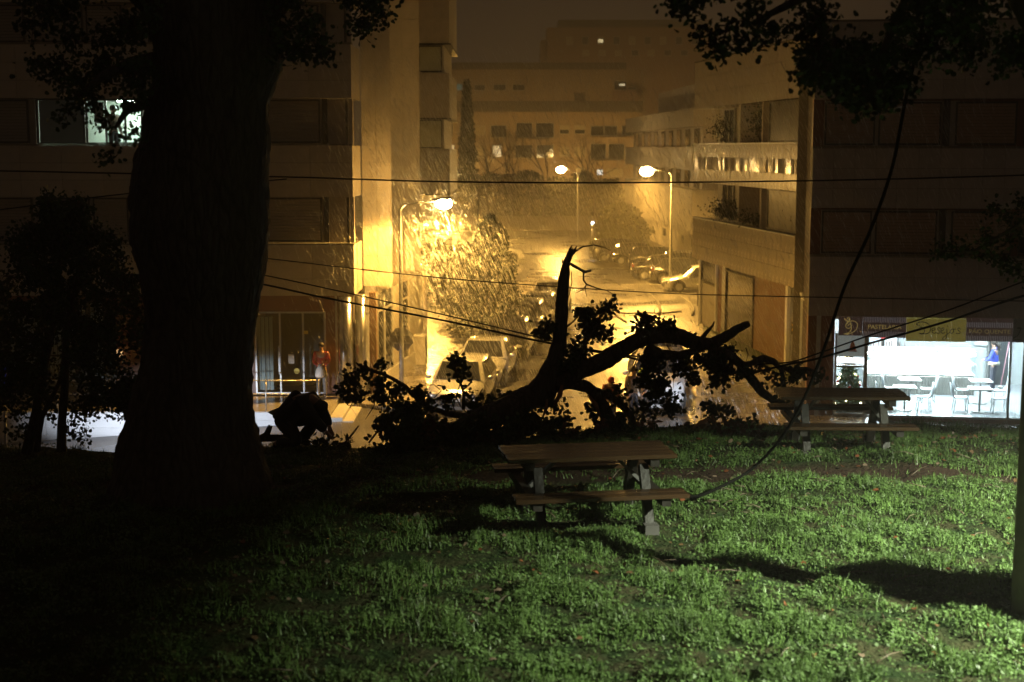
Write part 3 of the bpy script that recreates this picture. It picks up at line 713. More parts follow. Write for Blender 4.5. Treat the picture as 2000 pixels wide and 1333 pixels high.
for k, (a, b) in enumerate([(.68, 2.30), (3.95, 5.55)]):
    MB().box(0, Lw, 1.15, 1.4, z_s(a) + .01, z_s(b)).build('recessed_wall', M_tile, RW)
    MB().box(0, Lw, .25, 1.15, z_s(a) - .15, z_s(a) + .012).build('balcony_floor', M_floor, RW)
    # big framed screen near the corner, then doors and brown returns
    window(RW, Lw - 5.3, Lw - .75, z_s(a) + .10, z_s(b) - .03, .30, m_pane=mat('grey_balcony_screen', (.085, .075, .05), .30, 0, .15, 1.2), sill=False, depth=.06)
    MB().box(Lw - .74, Lw, .12, .5, z_s(a) + .06, z_s(b) - .003).build('corner_pier', M_tile, RW)
    MB().box(Lw - 6.4, Lw - 6.25, .3, 1.15, z_s(a) + .06, z_s(b) - .003).build('brown_return', M_tileD, RW)
    MB().box(Lw - 9.6, Lw - 9.3, .3, 1.15, z_s(a) + .06, z_s(b) - .003).build('brown_return', M_tileD, RW)
    for p in (Lw - 8.8, Lw - 12.0, 1.0): window(RW, p, p + 1.7, z_s(a) + .05, z_s(b) - .05, 1.147, m_frame=M_frame, mull=(p + .85,), sill=False)
# ground floor set back
gf = .40
MB().box(.2, Lw, gf + .1, 2.2, 0.0, z_s(-1.1)).build('ground_floor_wall', M_core, RW)
def gseg(x0, x1, m, name, z0=0.0, z1=z_s(-1.1), y0=None, y1=None):
    return MB().box(x0, x1, gf - .03 if y0 is None else y0, gf + .098 if y1 is None else y1, z0, z1 - .003).build(name, m, RW)
gseg(.2, .45, M_white, 'white_pier', y0=gf - .12)
gseg(.45, 2.95, M_wall, 'wall_panel', z1=z_s(-2.2)); window(RW, .5, 2.9, z_s(-2.1), z_s(-1.15), gf - .02, sill=False)
gseg(2.95, 3.15, M_white, 'white_pier', y0=gf - .12)
gseg(3.15, 3.75, M_brown, 'brown_panel')
gseg(3.75, 4.45, M_steel, 'steel_panel')
f = MB().box(4.45, 4.52, gf - .08, gf + .05, 0, z_s(-1.105)).box(8.43, 8.5, gf - .08, gf + .05, 0, z_s(-1.105)).box(4.52, 8.43, gf - .06, gf + .04, .05, .12).box(4.52, 8.43, gf - .06, gf + .04, z_s(-1.35), z_s(-1.3)).build('window', M_dframe, RW)
MB().box(4.52, 8.43, gf - .02, gf - .01, .12, z_s(-1.35)).build('pane', mat('reflective_street_glass', (.10, .085, .055), .10, 0, .2, .7, spec=1.0), f)
for k in range(2): gseg(8.5 + k * 2.1, 8.5 + k * 2.1 + 2.09, mat('orange_brown_panel', (.21, .115, .050), .42, 0, .12, 1.5), 'brown_panel')
gseg(12.75, 13.0, M_white, 'white_pier', y0=gf - .14); gseg(13.0, 14.2, M_steel, 'steel_panel'); gseg(14.2, Lw - .1, M_brown, 'brown_panel')
MB().box(13.3, 13.62, gf - .06, gf - .031, z_s(-2.9), z_s(-2.45)).build('sign_plate', M_dark, RW)
for zz in (-2.78, -2.60): MB().box(13.36, 13.56, gf - .066, gf - .061, z_s(zz), z_s(zz) + .09).build('yellow_mark', mat('sign_yellow', (.6, .4, .05), .5, 0, 0), RW)

def plant(x, y, z, h, w, n, label, parent=None, cat='plant', group=None, seed=1, sz=.09, shape=OVAL):
    rs = np.random.RandomState(seed)
    t = thing('balcony_plant' if cat == 'plant' else 'shrub', label, cat, (x, y, z), 0, group)
    b = MB()
    for k in range(4):
        a = k * 1.7; b.tube([(0, 0, 0), (w * .3 * math.cos(a), w * .3 * math.sin(a), h * .5), (w * .45 * math.cos(a), w * .45 * math.sin(a), h * .9)], [.02, .014, .006], 5)
    b.build('stem', mat('shrub_stem', (.06, .045, .03), .8), t)
    p = rs.normal(size=(n, 3)) * np.array([w * .35, w * .35, h * .26]) + np.array([0, 0, h * .58])
    np_mesh('foliage', leaf_polys(p, sz, shape, .1, rs), len(shape), M_leafd, t)
    return t
RWm = wmat(RW)
for i, (u, k, h, lab) in enumerate([(3.2, 0, .75, 'small round shrub at the far end of the lower ribbon balcony'), (4.6, 0, .9, 'tallest potted shrub on the lower ribbon balcony'), (6.0, 0, .6, 'low spreading plant in the middle of the lower ribbon balcony'), (8.6, 0, .45, 'trailing plant beside the doors of the lower ribbon balcony'), (3.0, 1, 1.1, 'dark potted bush at the far end of the upper ribbon balcony'), (8.6, 1, 1.3, 'tall climbing plant by the brown return of the upper ribbon balcony')]):
    w = RWm @ Vector((u, .45, z_s((.75, 4.02)[k])))
    plant(w.x, w.y, w.z, h, .9 if k == 0 else .7, 420, lab, seed=40 + i)

# ---------------------------------------------------------- right block with the cafe
p0 = Vector((8.75, 41.7)); rzC = math.atan(-.137)
CB = thing('cafe_building', 'dark brown clad block with the brightly lit cafe on its ground floor', 'building', (p0.x, p0.y, GZ), rzC)
Wc = 9.0
bz = [(-1.1, .65), (2.07, 3.80), (5.2, 7.4)]
for k, (a, b) in enumerate(bz):
    MB().box(0, Wc, .035, .6, z_s(a), z_s(b)).build('floor_band', M_core, CB)
    panels(CB, 0, Wc, z_s(a), z_s(b), .03, .60, .58, M_tileD)
    MB().box(-.02, Wc, -.03, .3, z_s(b) + .003, z_s(b) + .05).build('coping', M_core, CB)
for a, b in ((.65, 2.07), (3.80, 5.2)):
    MB().box(0, Wc, .25, .6, z_s(a) + .052, z_s(b)).build('recessed_wall', M_brown, CB)
    MB().box(.30, 4.1, .20, .247, z_s(a) + .06, z_s(b) - .05).build('wall_panel', M_tileD, CB)
    for p, q, s_ in ((.32, 1.75, 1), (1.85, 3.6, 1), (4.0, 5.7, 1), (5.9, 7.4, .6)): window(CB, p, q, z_s(a) + .09, z_s(b) - .08, .197, shutter=s_, sill=False, depth=.06, m_shut=mat('brown_shutter', (.27, .18, .13), .42, 0, .08))
    MB().box(3.66, 3.84, .10, .197, z_s(a) + .055, z_s(b) - .002).build('pilaster', M_dframe, CB)
# left side wall, running back to the wing
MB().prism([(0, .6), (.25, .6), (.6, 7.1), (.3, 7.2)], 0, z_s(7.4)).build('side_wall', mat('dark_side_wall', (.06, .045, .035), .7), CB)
MB().box(0, .20, .0, .6, 0, z_s(-1.103)).build('corner_pier', M_brown, CB)
MB().box(0, Wc + 3, 7.3, 7.5, 0, z_s(7.4)).build('rear_wall', M_core, CB)
MB().box(0, Wc, .6, 7.3, z_s(7.25), z_s(7.4)).build('roof', M_core, CB)
MB().box(.05, Wc, .05, 7.3, z_s(-1.1) + .0, z_s(-1.0)).build('soffit', M_core, CB) if False else None
# ================================================================== CAFE GROUND FLOOR
ZT = lambda z: z - GZ
def uC(px, v=0.0):
    k = (px - 1000) / FOC; kk = k / math.cos(TH) if False else k
    ca, sa = math.cos(rzC), math.sin(rzC)
    # point p0 + u*(ca,sa) + v*(-sa,ca) with x/y = k at eye level
    return (k * (p0.y + v * ca) - p0.x + v * sa) / (ca - k * sa)
f0 = .10
fl_ = MB().box(.2, Wc + 2, .15, 7.3, 0, .12).build('cafe_floor', mat('glossy_cafe_floor', (.55, .58, .60), .12, 0, .04), CB)
MB().box(.2, Wc, .17, 7.3, ZT(-1.20), ZT(-1.12)).build('cafe_ceiling', M_white, CB)
MB().box(.2, Wc + 2, 6.6, 6.7, .12, ZT(-1.2)).build('cafe_back_wall', mat('cafe_wall', (.62, .66, .66), .5, 0, .04), CB)
MB().box(.32, .42, .3, 6.6, .12, ZT(-1.2)).build('cafe_side_wall', mat('cafe_wall', (.6, .6, .6), .5), CB)
em = mat('cafe_ceiling_lamp', (1, 1, 1), .4, 0, 0, emit=(.80, .93, 1.0), estr=120.0)
for i in range(4):
    for j in range(2): MB().box(1.1 + i * 1.9, 1.7 + i * 1.9, 1.6 + j * 2.6, 2.2 + j * 2.6, ZT(-1.22), ZT(-1.203)).build('ceiling_light', em, CB)
# pillars and door frames
u_ = [uC(p) for p in (1600, 1608, 1612, 1636, 1640, 1697, 1703)]
MB().box(u_[0], u_[1], .0, .12, .02, ZT(-1.104)).build('aluminium_strip', M_frame, CB)
MB().box(u_[1] + .01, u_[3], .05, .30, .02, ZT(-1.104)).build('brown_pillar', M_brown, CB)
MB().box(.205, u_[0] - .005, .05, .30, .02, ZT(-1.104)).build('brown_pillar', M_brown, CB)
MB().box(uC(1620), uC(1630), .035, .048, ZT(-1.85), ZT(-1.62)).build('small_notice', M_white, CB)
f = MB().box(u_[3] + .02, u_[4] + .02, .05, .14, .13, ZT(-1.60)).box(u_[5] - .02, u_[6], .05, .14, .13, ZT(-1.60)).box(u_[4] + .02, u_[5] - .02, .05, .14, ZT(-2.62), ZT(-2.56)).box(u_[4] + .02, u_[5] - .02, .05, .14, .12, .2)
dr = f.build('cafe_door', M_frame, CB)
MB().box(u_[4] + .02, u_[5] - .02, .08, .10, ZT(-2.30), ZT(-1.60)).build('white_panel', mat('pale_grey_glow_panel', (.42, .46, .44), .4, 0, .03, emit=(.5, .58, .55), estr=.22), dr)  # panel's emission stands in for light shining through it
MB().box(u_[4] + .02, u_[5] - .02, .09, .096, .2, ZT(-2.62)).build('pane', M_glass, dr)
MB().box(u_[4] + .02, u_[5] - .02, .09, .11, ZT(-2.50), ZT(-2.34)).build('lit_transom', mat('lit_transom', (1, 1, 1), .4, 0, 0, emit=(.9, .95, 1), estr=2.2), dr)
um = (u_[4] + u_[5]) / 2 + .05
bell = MB().add([(um - .10, .076, ZT(-2.12)), (um + .12, .076, ZT(-2.12)), (um + .06, .076, ZT(-1.92)), (um + .03, .076, ZT(-1.86)), (um - .02, .076, ZT(-1.86)), (um - .05, .076, ZT(-1.92))], [(0, 1, 2, 3, 4, 5)])
bell.box(um - .12, um + .14, .073, .078, ZT(-2.155), ZT(-2.125)).build('orange_bell_decal', mat('orange_decal', (.62, .14, .04), .5, 0, 0), dr)
# big front panes
f = MB().box(u_[6], Wc, .06, .13, .115, .17).box(u_[6], Wc, .06, .13, ZT(-1.72), ZT(-1.66))
for q in (uC(1985),): f.box(q - .03, q + .03, .06, .13, .17, ZT(-1.72))
w = f.build('shop_window', M_frame, CB)
MB().box(u_[6], uC(1985) - .03, .09, .096, .17, ZT(-1.72)).build('pane', M_glass, w); MB().box(uC(1985) + .03, Wc, .09, .096, .17, ZT(-1.72)).build('pane', M_glass, w)
MB().box(u_[3], Wc, .02, .30, -.25, .113).build('brown_sill', M_brown, CB)

# ---- fascia sign
txtcount = [0]
def text_mesh(body, size, m, parent, loc, name='lettering', rx=math.pi / 2, shear=0.0, sx=1.0, depth=.004):
    cu = bpy.data.curves.new('lettering', 'FONT'); cu.body = body; cu.size = size; cu.align_x = 'CENTER'; cu.align_y = 'CENTER'; cu.shear = shear; cu.extrude = depth; cu.resolution_u = 3
    tmp = bpy.data.objects.new('tmp', cu); COL.objects.link(tmp)
    dg = bpy.context.evaluated_depsgraph_get(); me = bpy.data.meshes.new_from_object(tmp.evaluated_get(dg))
    bpy.data.objects.remove(tmp); me.materials.clear(); me.materials.append(m)
    o = bpy.data.objects.new(name, me); COL.objects.link(o); o.parent = parent; o.location = loc; o.rotation_euler = (rx, 0, 0); o.scale = (sx, 1, 1)
    return o
FS = thing('fascia_sign', 'brown, striped and yellow cafe fascia reading PASTELARIA Desejos above the bright window', 'sign', tuple(wmat(CB) @ Vector((uC(1643), -.02, ZT(-1.66)))), rzC)
def uF(px): return uC(px) - uC(1643)
M_sb = mat('sign_dark_brown', (.040, .022, .016), .4, 0, .05, emit=(.040, .024, .020), estr=.5)  # faint glow put into the sign materials to make the fascia visible
M_gold = mat('sign_gold', (.55, .42, .12), .4, 0, .05, emit=(.5, .38, .12), estr=.35)
M_str = mat('sign_grey_stripe', (.38, .36, .38), .5, 0, .03, emit=(.5, .48, .52), estr=.10)
M_yel = mat('sign_yellow_board', (.55, .46, .10), .45, 0, .06, emit=(.5, .42, .1), estr=.16)
M_blk = mat('sign_black_script', (.01, .01, .008), .5, 0, 0)
def board(a, b, z0, z1, m, name='sign_board', y=0.0):
    return MB().box(uF(a), uF(b) - .01, y - .03, y + .05, z0, z1).build(name, m, FS)
board(1643, 1690, .0, .56, M_sb)
b1 = board(1690, 1776, -.02, .56, M_sb); b3 = board(1894, 1986, -.10, .58, M_sb); b4 = board(1986, 2060, -.12, .57, mat('sign_grey_board', (.22, .22, .22), .5, 0, .04))
for k, (a, b) in enumerate(((1776, 1812), (1812, 1836), (1836, 1864), (1864, 1894))): board(a, b, -.13, .52, M_yel, y=-.02)
for (a, b, z0, z1) in ((1690, 1776, -.02, .13), (1690, 1776, .40, .56), (1894, 1986, -.10, .06), (1894, 1986, .30, .45)):
    s_ = MB(); n = 26
    for k in range(n):
        x = uF(a) + (uF(b) - uF(a)) * (k + .25) / n; s_.box(x, x + (uF(b) - uF(a)) / n * .5, -.036, -.031, z0, z1)
    s_.build('stripes', M_str, FS)
text_mesh('PASTELARIA', .17, M_gold, FS, ((uF(1690) + uF(1776)) / 2, -.036, .265), sx=1.05)
text_mesh('PÃO QUENTE', .165, mat('sign_dim_gold', (.30, .25, .10), .5, 0, .05, emit=(.4, .32, .12), estr=.22), FS, ((uF(1894) + uF(1986)) / 2, -.036, .18), sx=1.15)
def stroke(pts, r, m, name, y, closed=False):
    # smooth curve through points
    P_ = [Vector((a, y, b)) for a, b in pts]; out = []
    for i in range(len(P_) - 1):
        a = P_[max(i - 1, 0)]; b = P_[i]; c = P_[i + 1]; d = P_[min(i + 2, len(P_) - 1)]
        for t in (0, .25, .5, .75): out.append(.5 * ((2 * b) + (c - a) * t + (2 * a - 5 * b + 4 * c - d) * t * t + (3 * b - a - 3 * c + d) * t ** 3))
    out.append(P_[-1]); MB().tube(out, r, 5).build(name, m, FS)
# script "Desejos"
x0 = uF(1800); W_ = uF(1884) - x0
def sc_(pts, r=.011):
    stroke([(x0 + p * W_, .03 + q * .42) for p, q in pts], r, M_blk, 'script_letter', -.052)
sc_([(.02, .62), (.10, .55), (.14, .30), (.08, .12), (.02, .2), (.1, .14), (.24, .22), (.28, .55), (.20, .88), (.04, .98), (-.06, .82), (.02, .7)], .013)
def e_(o): sc_([(o, .35), (o + .07, .45), (o + .06, .58), (o + .01, .5), (o + .01, .28), (o + .06, .2), (o + .11, .3)])
def s_l(o): sc_([(o + .095, .50), (o + .055, .60), (o + .02, .52), (o + .05, .40), (o + .085, .30), (o + .05, .19), (o - .01, .23)])
e_(.31); s_l(.42); e_(.52)
sc_([(.66, .5), (.665, .2), (.64, -.18), (.56, -.22), (.60, -.05), (.74, .3)]); MB().ball((x0 + .67 * W_, -.052, .03 + .72 * .42), .014, 6, 5).build('script_dot', M_blk, FS)
sc_([(.78, .52), (.74, .35), (.77, .2), (.82, .32), (.81, .5), (.78, .52), (.87, .5)]); s_l(.89)
# gold monogram
cx = (uF(1643) + uF(1690)) / 2
for pts in ([(-.02, .42), (.02, .2), (-.08, .08), (-.17, .06), (.02, .08), (.18, .2), (.2, .38), (.05, .46), (-.12, .4), (-.16, .28), (-.06, .22), (.02, .32), (-.05, .36), (-.1, .3)],
            [(-.2, .52), (-.12, .44), (-.03, .5), (-.08, .58)], [(-.22, .05), (-.05, .03)], [(-.14, .5), (-.1, .4), (-.15, .36)]):
    stroke([(cx + a * .9, b * .95) for a, b in pts], .010, M_gold, 'monogram', -.038)
for a, b in ((-.18, .52), (-.10, .555), (-.05, .51)): MB().ball((cx + a, -.038, b * .93), .022, 8, 5).build('monogram_dot', M_gold, FS)
stroke([(uF(1988), .02), (uF(1996), .1), (uF(2001), .32), (uF(1994), .3), (uF(2004), .28)], .012, M_blk, 'script_letter', -.036)
stroke([(uF(1986.5), .0), (uF(1992), -.03), (uF(2003), -.02)], .010, M_blk, 'script_letter', -.036)
# ---- interior things (cafe frame -> world)
CM = wmat(CB)
def cw(u, v, z=.12): return tuple(CM @ Vector((u, v, z)))
cnt = thing('display_counter', 'long glowing glass cake counter with dark ribbed front inside the cafe', 'counter', cw(uC(1700, 4.2), 4.2), rzC)
cl = uC(1916, 4.2) - uC(1700, 4.2)
b = MB()
for k in range(int(cl / .09)): b.box(k * .09, k * .09 + .075, -.0, .06, 0, .58)
b.build('ribbed_front', mat('ribbed_counter_front', (.30, .30, .27), .4, 0, .12, 2), cnt)
MB().box(0, cl, .06, .9, 0, .58).build('base', M_core, cnt)
MB().box(0, cl, .10, .85, .60, .64).box(0, cl, .2, .85, 1.0, 1.02).box(0, cl, -.02, .85, 1.36, 1.42).box(0, cl, .85, .9, .6, 1.42).build('shelves', M_white, cnt)
MB().box(.02, cl - .02, .02, .09, 1.28, 1.355).box(.02, cl - .02, .25, .75, .95, .995).build('light_strip', mat('counter_light', (1, 1, 1), .4, 0, 0, emit=(.95, .98, 1), estr=110.0), cnt)
MB().box(.0, cl, -.02, -.012, .6, 1.36).build('pane', M_glass, cnt)
cake = MB()
for k in range(26): cake.ball((.2 + k * (cl - .4) / 25, .3, .70), .07, 8, 5, (1, 1, .6))
tag(cake.build('pastries', mat('pastry', (.55, .33, .14), .6, 0, .2), cnt), kind='stuff')
fg = thing('drinks_fridge', 'tall glass-door drinks fridge with a red mark behind the cafe counter', 'fridge', cw(uC(1702, 5.9), 5.9), rzC)
fw = uC(1762, 5.9) - uC(1702, 5.9)
MB().box(0, fw, .05, .6, 0, 2.35).build('cabinet', mat('fridge_lit', (.7, .75, .8), .4, 0, 0, emit=(.75, .88, 1), estr=.55), fg)
MB().box(0, .04, 0, .05, .1, 2.3).box(fw / 2 - .04, fw / 2 + .04, 0, .05, .1, 2.3).box(fw - .04, fw, 0, .05, .1, 2.3).box(.04, fw - .04, 0, .05, 2.25, 2.3).build('door_frame', M_dframe, fg)
for k in range(5): MB().box(.05, fw - .05, .02, .045, .5 + k * .38, .52 + k * .38).build('shelf', M_frame, fg)
bt = MB()
for k in range(5):
    for j in range(14): 
        if rnd.random() < .8: bt.box(.08 + j * .085, .12 + j * .085, .022, .046, .525 + k * .38, .70 + k * .38 + rnd.uniform(0, .05))
tag(bt.build('bottles', mat('drink_bottles', (.35, .25, .2), .4, 0, .4, 12), fg), kind='stuff')
o = MB().box(fw * .42, fw * .55, -.03, -.02, 1.55, 1.95).build('red_tag', mat('red_plastic', (.6, .03, .03), .4, 0, 0), fg); 
tv = thing('wall_screen', 'bright rectangular wall screen in a dark frame above the counter', 'screen', cw(uC(1775, 6.5), 6.5, 1.95), rzC)
tw = uC(1828, 6.5) - uC(1775, 6.5)
MB().box(0, tw, 0, .08, 0, .62).build('frame', M_dframe, tv); MB().box(.04, tw - .04, -.01, -.002, .04, .58).build('screen', mat('bright_screen', (1, 1, 1), .3, 0, 0, emit=(.95, 1, 1), estr=3), tv)
hood = thing('wall_shelf', 'pale wall shelf with small white cups behind the counter', 'shelf', cw(uC(1842, 6.4), 6.4, 1.75), rzC)
hw = uC(1915, 6.4) - uC(1842, 6.4)
MB().box(0, hw, 0, .2, .45, .5).box(0, hw, 0, .2, 0, .05).build('board', M_frame, hood)
cm = MB().tube([(0, 0, 0), (0, 0, .09)], .045, 8).mesh('cup', M_white)
for k in range(12): inst('cup', cm, hood, (.1 + k * (hw - .2) / 11, .08, .052))
nt_ = thing('menu_poster', 'white poster with red marks on the wall near the blue-shirted woman', 'poster', cw(uC(1912, 6.5), 6.5, 1.45), rzC)
MB().box(0, .45, -.02, 0, 0, .9).build('sheet', M_white, nt_)
for q in range(3): MB().box(.06, .36, -.03, -.022, .55 + q * .1, .61 + q * .1).build('red_mark', mat('red_plastic', (.6, .03, .03), .4), nt_)
for a in (1949,):
    dk = thing('kitchen_doorway', 'dark kitchen doorway behind the woman in blue', 'doorway', cw(uC(a, 6.4), 6.4), rzC)
    MB().box(-.12, uC(1982, 6.4) - uC(a, 6.4), .05, .18, 0, 2.35).build('opening', mat('painted_dark_opening', (.06, .07, .075), .6), dk)  # solid slab, painted dark to stand in for the doorway's darkness
    MB().box(-.16, -.12, .0, .18, 0, 2.4).build('frame', M_frame, dk)
mp_ = thing('mop', 'thin pink-handled mop leaning in the dark kitchen doorway', 'mop', cw(uC(1967, 5.6), 5.6), rzC)
MB().tube([(0, 0, 0.05), (.28, .3, 1.6)], .018, 6).build('handle', mat('pink_plastic', (.6, .3, .35), .4), mp_); MB().ball((0, 0, .06), .09, 8, 5, (1, 1, .6)).build('mop_head', M_white, mp_)
cmat = mat('chair_white_plastic', (.62, .66, .70), .3, 0, .03)
def cafe_chair(u, v, ang, label):
    c = thing('cafe_chair', label, 'chair', cw(u, v), rzC + ang, 'white moulded chairs around the cafe tables')
    b = MB(); prof = [(.22, .43), (.1, .42), (-.14, .43), (-.2, .50), (-.235, .66), (-.26, .84)]
    vs = []
    for x, z in prof:
        for y, dz in ((-.2, .02), (0, 0), (.2, .02)): vs.append((x, y, z + dz))
    fs = [(i * 3 + j, i * 3 + j + 1, (i + 1) * 3 + j + 1, (i + 1) * 3 + j) for i in range(5) for j in range(2)]
    o = b.add(vs, fs, True).build('seat_shell', cmat, c); m_ = o.modifiers.new('thick', 'SOLIDIFY'); m_.thickness = .025
    for sx in (.17, -.15):
        for sy in (-.16, .16): MB().tube([(sx, sy, .42), (sx * 1.25, sy * 1.15, 0)], .012, 6).build('leg', M_frame, c)
    return c
def cafe_table(u, v, label):
    t = thing('cafe_table', label, 'table', cw(u, v), rzC, 'square white cafe tables')
    MB().box(-.33, .33, -.33, .33, .71, .74).build('tabletop', M_white, t, bevel=.008); MB().tube([(0, 0, .02), (0, 0, .71)], .03, 8).build('leg', M_frame, t); MB().tube([(0, 0, 0), (0, 0, .025)], .22, 14, smooth=False).build('base', M_frame, t)
    return t
tabs = [(uC(1778, 1.2), 1.2), (uC(1927, 1.2), 1.2), (uC(1785, 2.9), 2.7), (uC(1925, 2.9), 2.7)]
tl = ['white cafe table at the front of the window, nearer the door', 'white cafe table at the front of the window, nearer the kitchen', 'second-row white cafe table nearer the fridge', 'second-row white cafe table nearer the woman in blue']
for k, (u, v) in enumerate(tabs):
    cafe_table(u, v, tl[k])
    cafe_chair(u + .58, v, math.pi, 'white chair on the kitchen side of the ' + ['front table nearer the door', 'front table nearer the kitchen', 'second-row table nearer the fridge', 'second-row table nearer the woman'][k])
    cafe_chair(u - .58, v, 0, 'white chair on the door side of the ' + ['front table nearer the door', 'front table nearer the kitchen', 'second-row table nearer the fridge', 'second-row table nearer the woman'][k])
# christmas tree with fairy lights behind the door
xt = thing('christmas_tree', 'christmas tree with warm fairy lights and red baubles behind the cafe door', 'christmas tree', cw(uC(1666, .9), .9), rzC)
rs = np.random.RandomState(3); n = 1500; hh = rs.rand(n) ** 1.3 * 1.75; rr = (1.8 - hh) * .28 * (.5 + .5 * rs.rand(n)); aa = rs.rand(n) * 6.283
np_mesh('needles', leaf_polys(np.stack([rr * np.cos(aa), rr * np.sin(aa), hh + .25], 1), .14, ROMB, .2, rs), 4, mat('fir_green', (.03, .09, .035), .5, 0, .3, 8), xt)
MB().tube([(0, 0, 0), (0, 0, 1.95)], [.04, .01], 6).build('trunk', mat('bark', (.07, .05, .035), .9), xt)
fm = MB().ball((0, 0, 0), .022, 6, 4).mesh('fairy_light', mat('fairy_light', (1, .8, .5), .4, 0, 0, emit=(1, .75, .4), estr=30)); bm_ = MB().ball((0, 0, 0), .04, 8, 6).mesh('bauble', mat('red_bauble', (.55, .03, .03), .2, 0, 0))
for k in range(46):
    h = rnd.random() ** 1.2 * 1.7; r = (1.8 - h) * .28; a = rnd.random() * 6.283
    inst('fairy_light' if k % 4 else 'bauble', fm if k % 4 else bm_, xt, (r * math.cos(a), r * math.sin(a), h + .25))

# ================================================================== FAR BUILDINGS
M_far = mat('far_render', (.34, .26, .18), .8, 0, .12, .3)
M_far2 = mat('far_brick', (.26, .15, .10), .8, 0, .12, .3)
M_roof = mat('far_roof', (.07, .06, .055), .7, 0, .15, .5)
M_litA = mat('lit_window_warm', (1, .9, .6), .5, 0, 0, emit=(1, .85, .5), estr=.9)
M_litB = mat('lit_window_cool', (.8, .9, 1), .5, 0, 0, emit=(.75, .9, 1), estr=1.3)
M_dimT = mat('dim_window_teal', (.1, .2, .2), .5, 0, 0, emit=(.10, .30, .28), estr=.22)
M_dimW = mat('blind_window', (.42, .38, .28), .6, 0, .1)
def far_building(name, label, Y, px0, px1, ytop, depth, m, roof_h, zbot=-6.2):
    a = P(px0, ytop, Y); b = P(px1, ytop, Y)
    t = thing(name, label, 'building', (a.x, Y, zbot))
    W = b.x - a.x; H = a.z - zbot
    MB().box(0, W, 0, depth, 0, H).build('wall', m, t)
    return t, a, W, H
def far_windows(t, a, Y, zb, rects):
    for (x0_, x1_, y0_, y1_, kind) in rects:
        p = P(x0_, y1_, Y); q = P(x1_, y0_, Y); X0 = p.x - a.x; X1 = q.x - a.x; Z0 = p.z - zb; Z1 = q.z - zb; fw = .07
        f = MB().box(X0, X1, -.12, -.003, Z0, Z0 + fw * 1.6).box(X0, X1, -.12, -.003, Z1 - fw, Z1).box(X0, X0 + fw, -.12, -.003, Z0 + fw * 1.6, Z1 - fw).box(X1 - fw, X1, -.12, -.003, Z0 + fw * 1.6, Z1 - fw)
        n = max(0, int((X1 - X0) / 1.3))
        for k in range(1, n): f.box(X0 + (X1 - X0) * k / n - .04, X0 + (X1 - X0) * k / n + .04, -.12, -.003, Z0 + fw * 1.6, Z1 - fw)
        w = f.build('window', M_frame, t)
        MB().box(X0 + fw, X1 - fw, -.05, -.04, Z0 + fw * 1.6, Z1 - fw).build('pane', {'d': M_dglass, 'w': M_dimW, 'a': M_litA, 'b': M_litB, 't': M_dimT, 'h': M_dglass}[kind], w)
        if kind == 'h': MB().box(X0 + fw, X1 - fw, -.09, -.055, Z0 + (Z1 - Z0) * .5, Z1 - fw).build('roller_shutter', M_dimW, w)
Y = 175
t, a, W, H = far_building('apartment_row', 'long flat-roofed apartment row with gridded windows at the street end', Y, 874, 1250, 219, 9, M_far, 0)
b_ = P(874, 198, Y); MB().box(-.3, W + .3, -.5, 9.3, H + .003, H + (b_.z - a.z)).build('roof', M_roof, t)
far_windows(t, a, Y, -6.2, [(872, 885, 241, 268, 'd'), (882, 888, 283, 308, 'a'), (897, 903, 247, 264, 'w'), (928, 948, 246, 265, 'w'), (928, 948, 288, 309, 'w'), (958, 990, 245, 270, 'd'), (962, 980, 284, 308, 'a'), (1008, 1040, 240, 270, 'd'), (1046, 1082, 240, 270, 'd'), (1006, 1040, 283, 310, 'd'), (1048, 1082, 283, 310, 'd'),
   (1093, 1112, 245, 263, 'h'), (1122, 1143, 245, 263, 'h'), (1093, 1112, 288, 306, 'w'), (1122, 1143, 288, 306, 'w'), (1153, 1206, 246, 266, 'd'), (1214, 1256, 246, 266, 'd'), (1153, 1184, 281, 312, 'd'), (1188, 1220, 281, 312, 'd'), (1165, 1178, 331, 344, 'b'), (1126, 1142, 329, 346, 'w'), (1185, 1216, 330, 346, 'w')])
for x0_, x1_, y_ in ((1150, 1250, 268), (1150, 1222, 314), (1000, 1086, 272)):
    p = P(x0_, y_ + 6, Y); q = P(x1_, y_, Y); MB().box(p.x - a.x, q.x - a.x, -1.0, -.13, p.z + 6.2, q.z + 6.2).build('balcony', M_far, t)
c0 = P(1124, 184, Y); MB().box(c0.x - a.x, c0.x - a.x + 1.3, 2, 3.2, H + (b_.z - a.z), c0.z + 6.2 + .3).build('chimney', M_far, t)
Y = 215
t, a, W, H = far_building('long_apartment_block', 'plain middle-distance block with a row of small dark windows', Y, 868, 1262, 136, 10, M_far, 0)
b_ = P(868, 123, Y); MB().box(-.3, W * .9, -.5, 10.3, H + .003, H + (b_.z - a.z)).build('roof', M_roof, t)
far_windows(t, a, Y, -6.2, [(881, 904, 164, 178, 't'), (926, 948, 166, 178, 'd'), (964, 988, 165, 178, 'd'), (1001, 1025, 165, 178, 'd'), (1199, 1224, 158, 177, 'd'), (1226, 1242, 170, 176, 'd')])
p = P(1209, 168, Y); MB().box(p.x - a.x, p.x - a.x + .9, -.06, -.03, p.z + 6.2, p.z + 6.5).build('lit_lamp', M_litA, t)
p = P(1196, 197, Y); q = P(1246, 178, Y); MB().box(p.x - a.x, q.x - a.x, -1.2, -.13, p.z + 6.2, q.z + 6.2).build('balcony', M_far2, t)
Y = 290
t, a, W, H = far_building('tower_block', 'reddish tower block, highest and farthest roofline against the sky', Y, 1068, 1400, 54, 12, M_far2, 0)
b_ = P(1090, 38, Y); MB().box(2.3, W - 1, 1, 11, H + .003, H + (b_.z - a.z)).build('roof', M_roof, t)
wr = []
for k in range(9):
    x = 1106 + k * 30.5; wr.append((x, x + 13, 72, 88, 'w' if k in (0, 2, 4, 6) else 'd'))
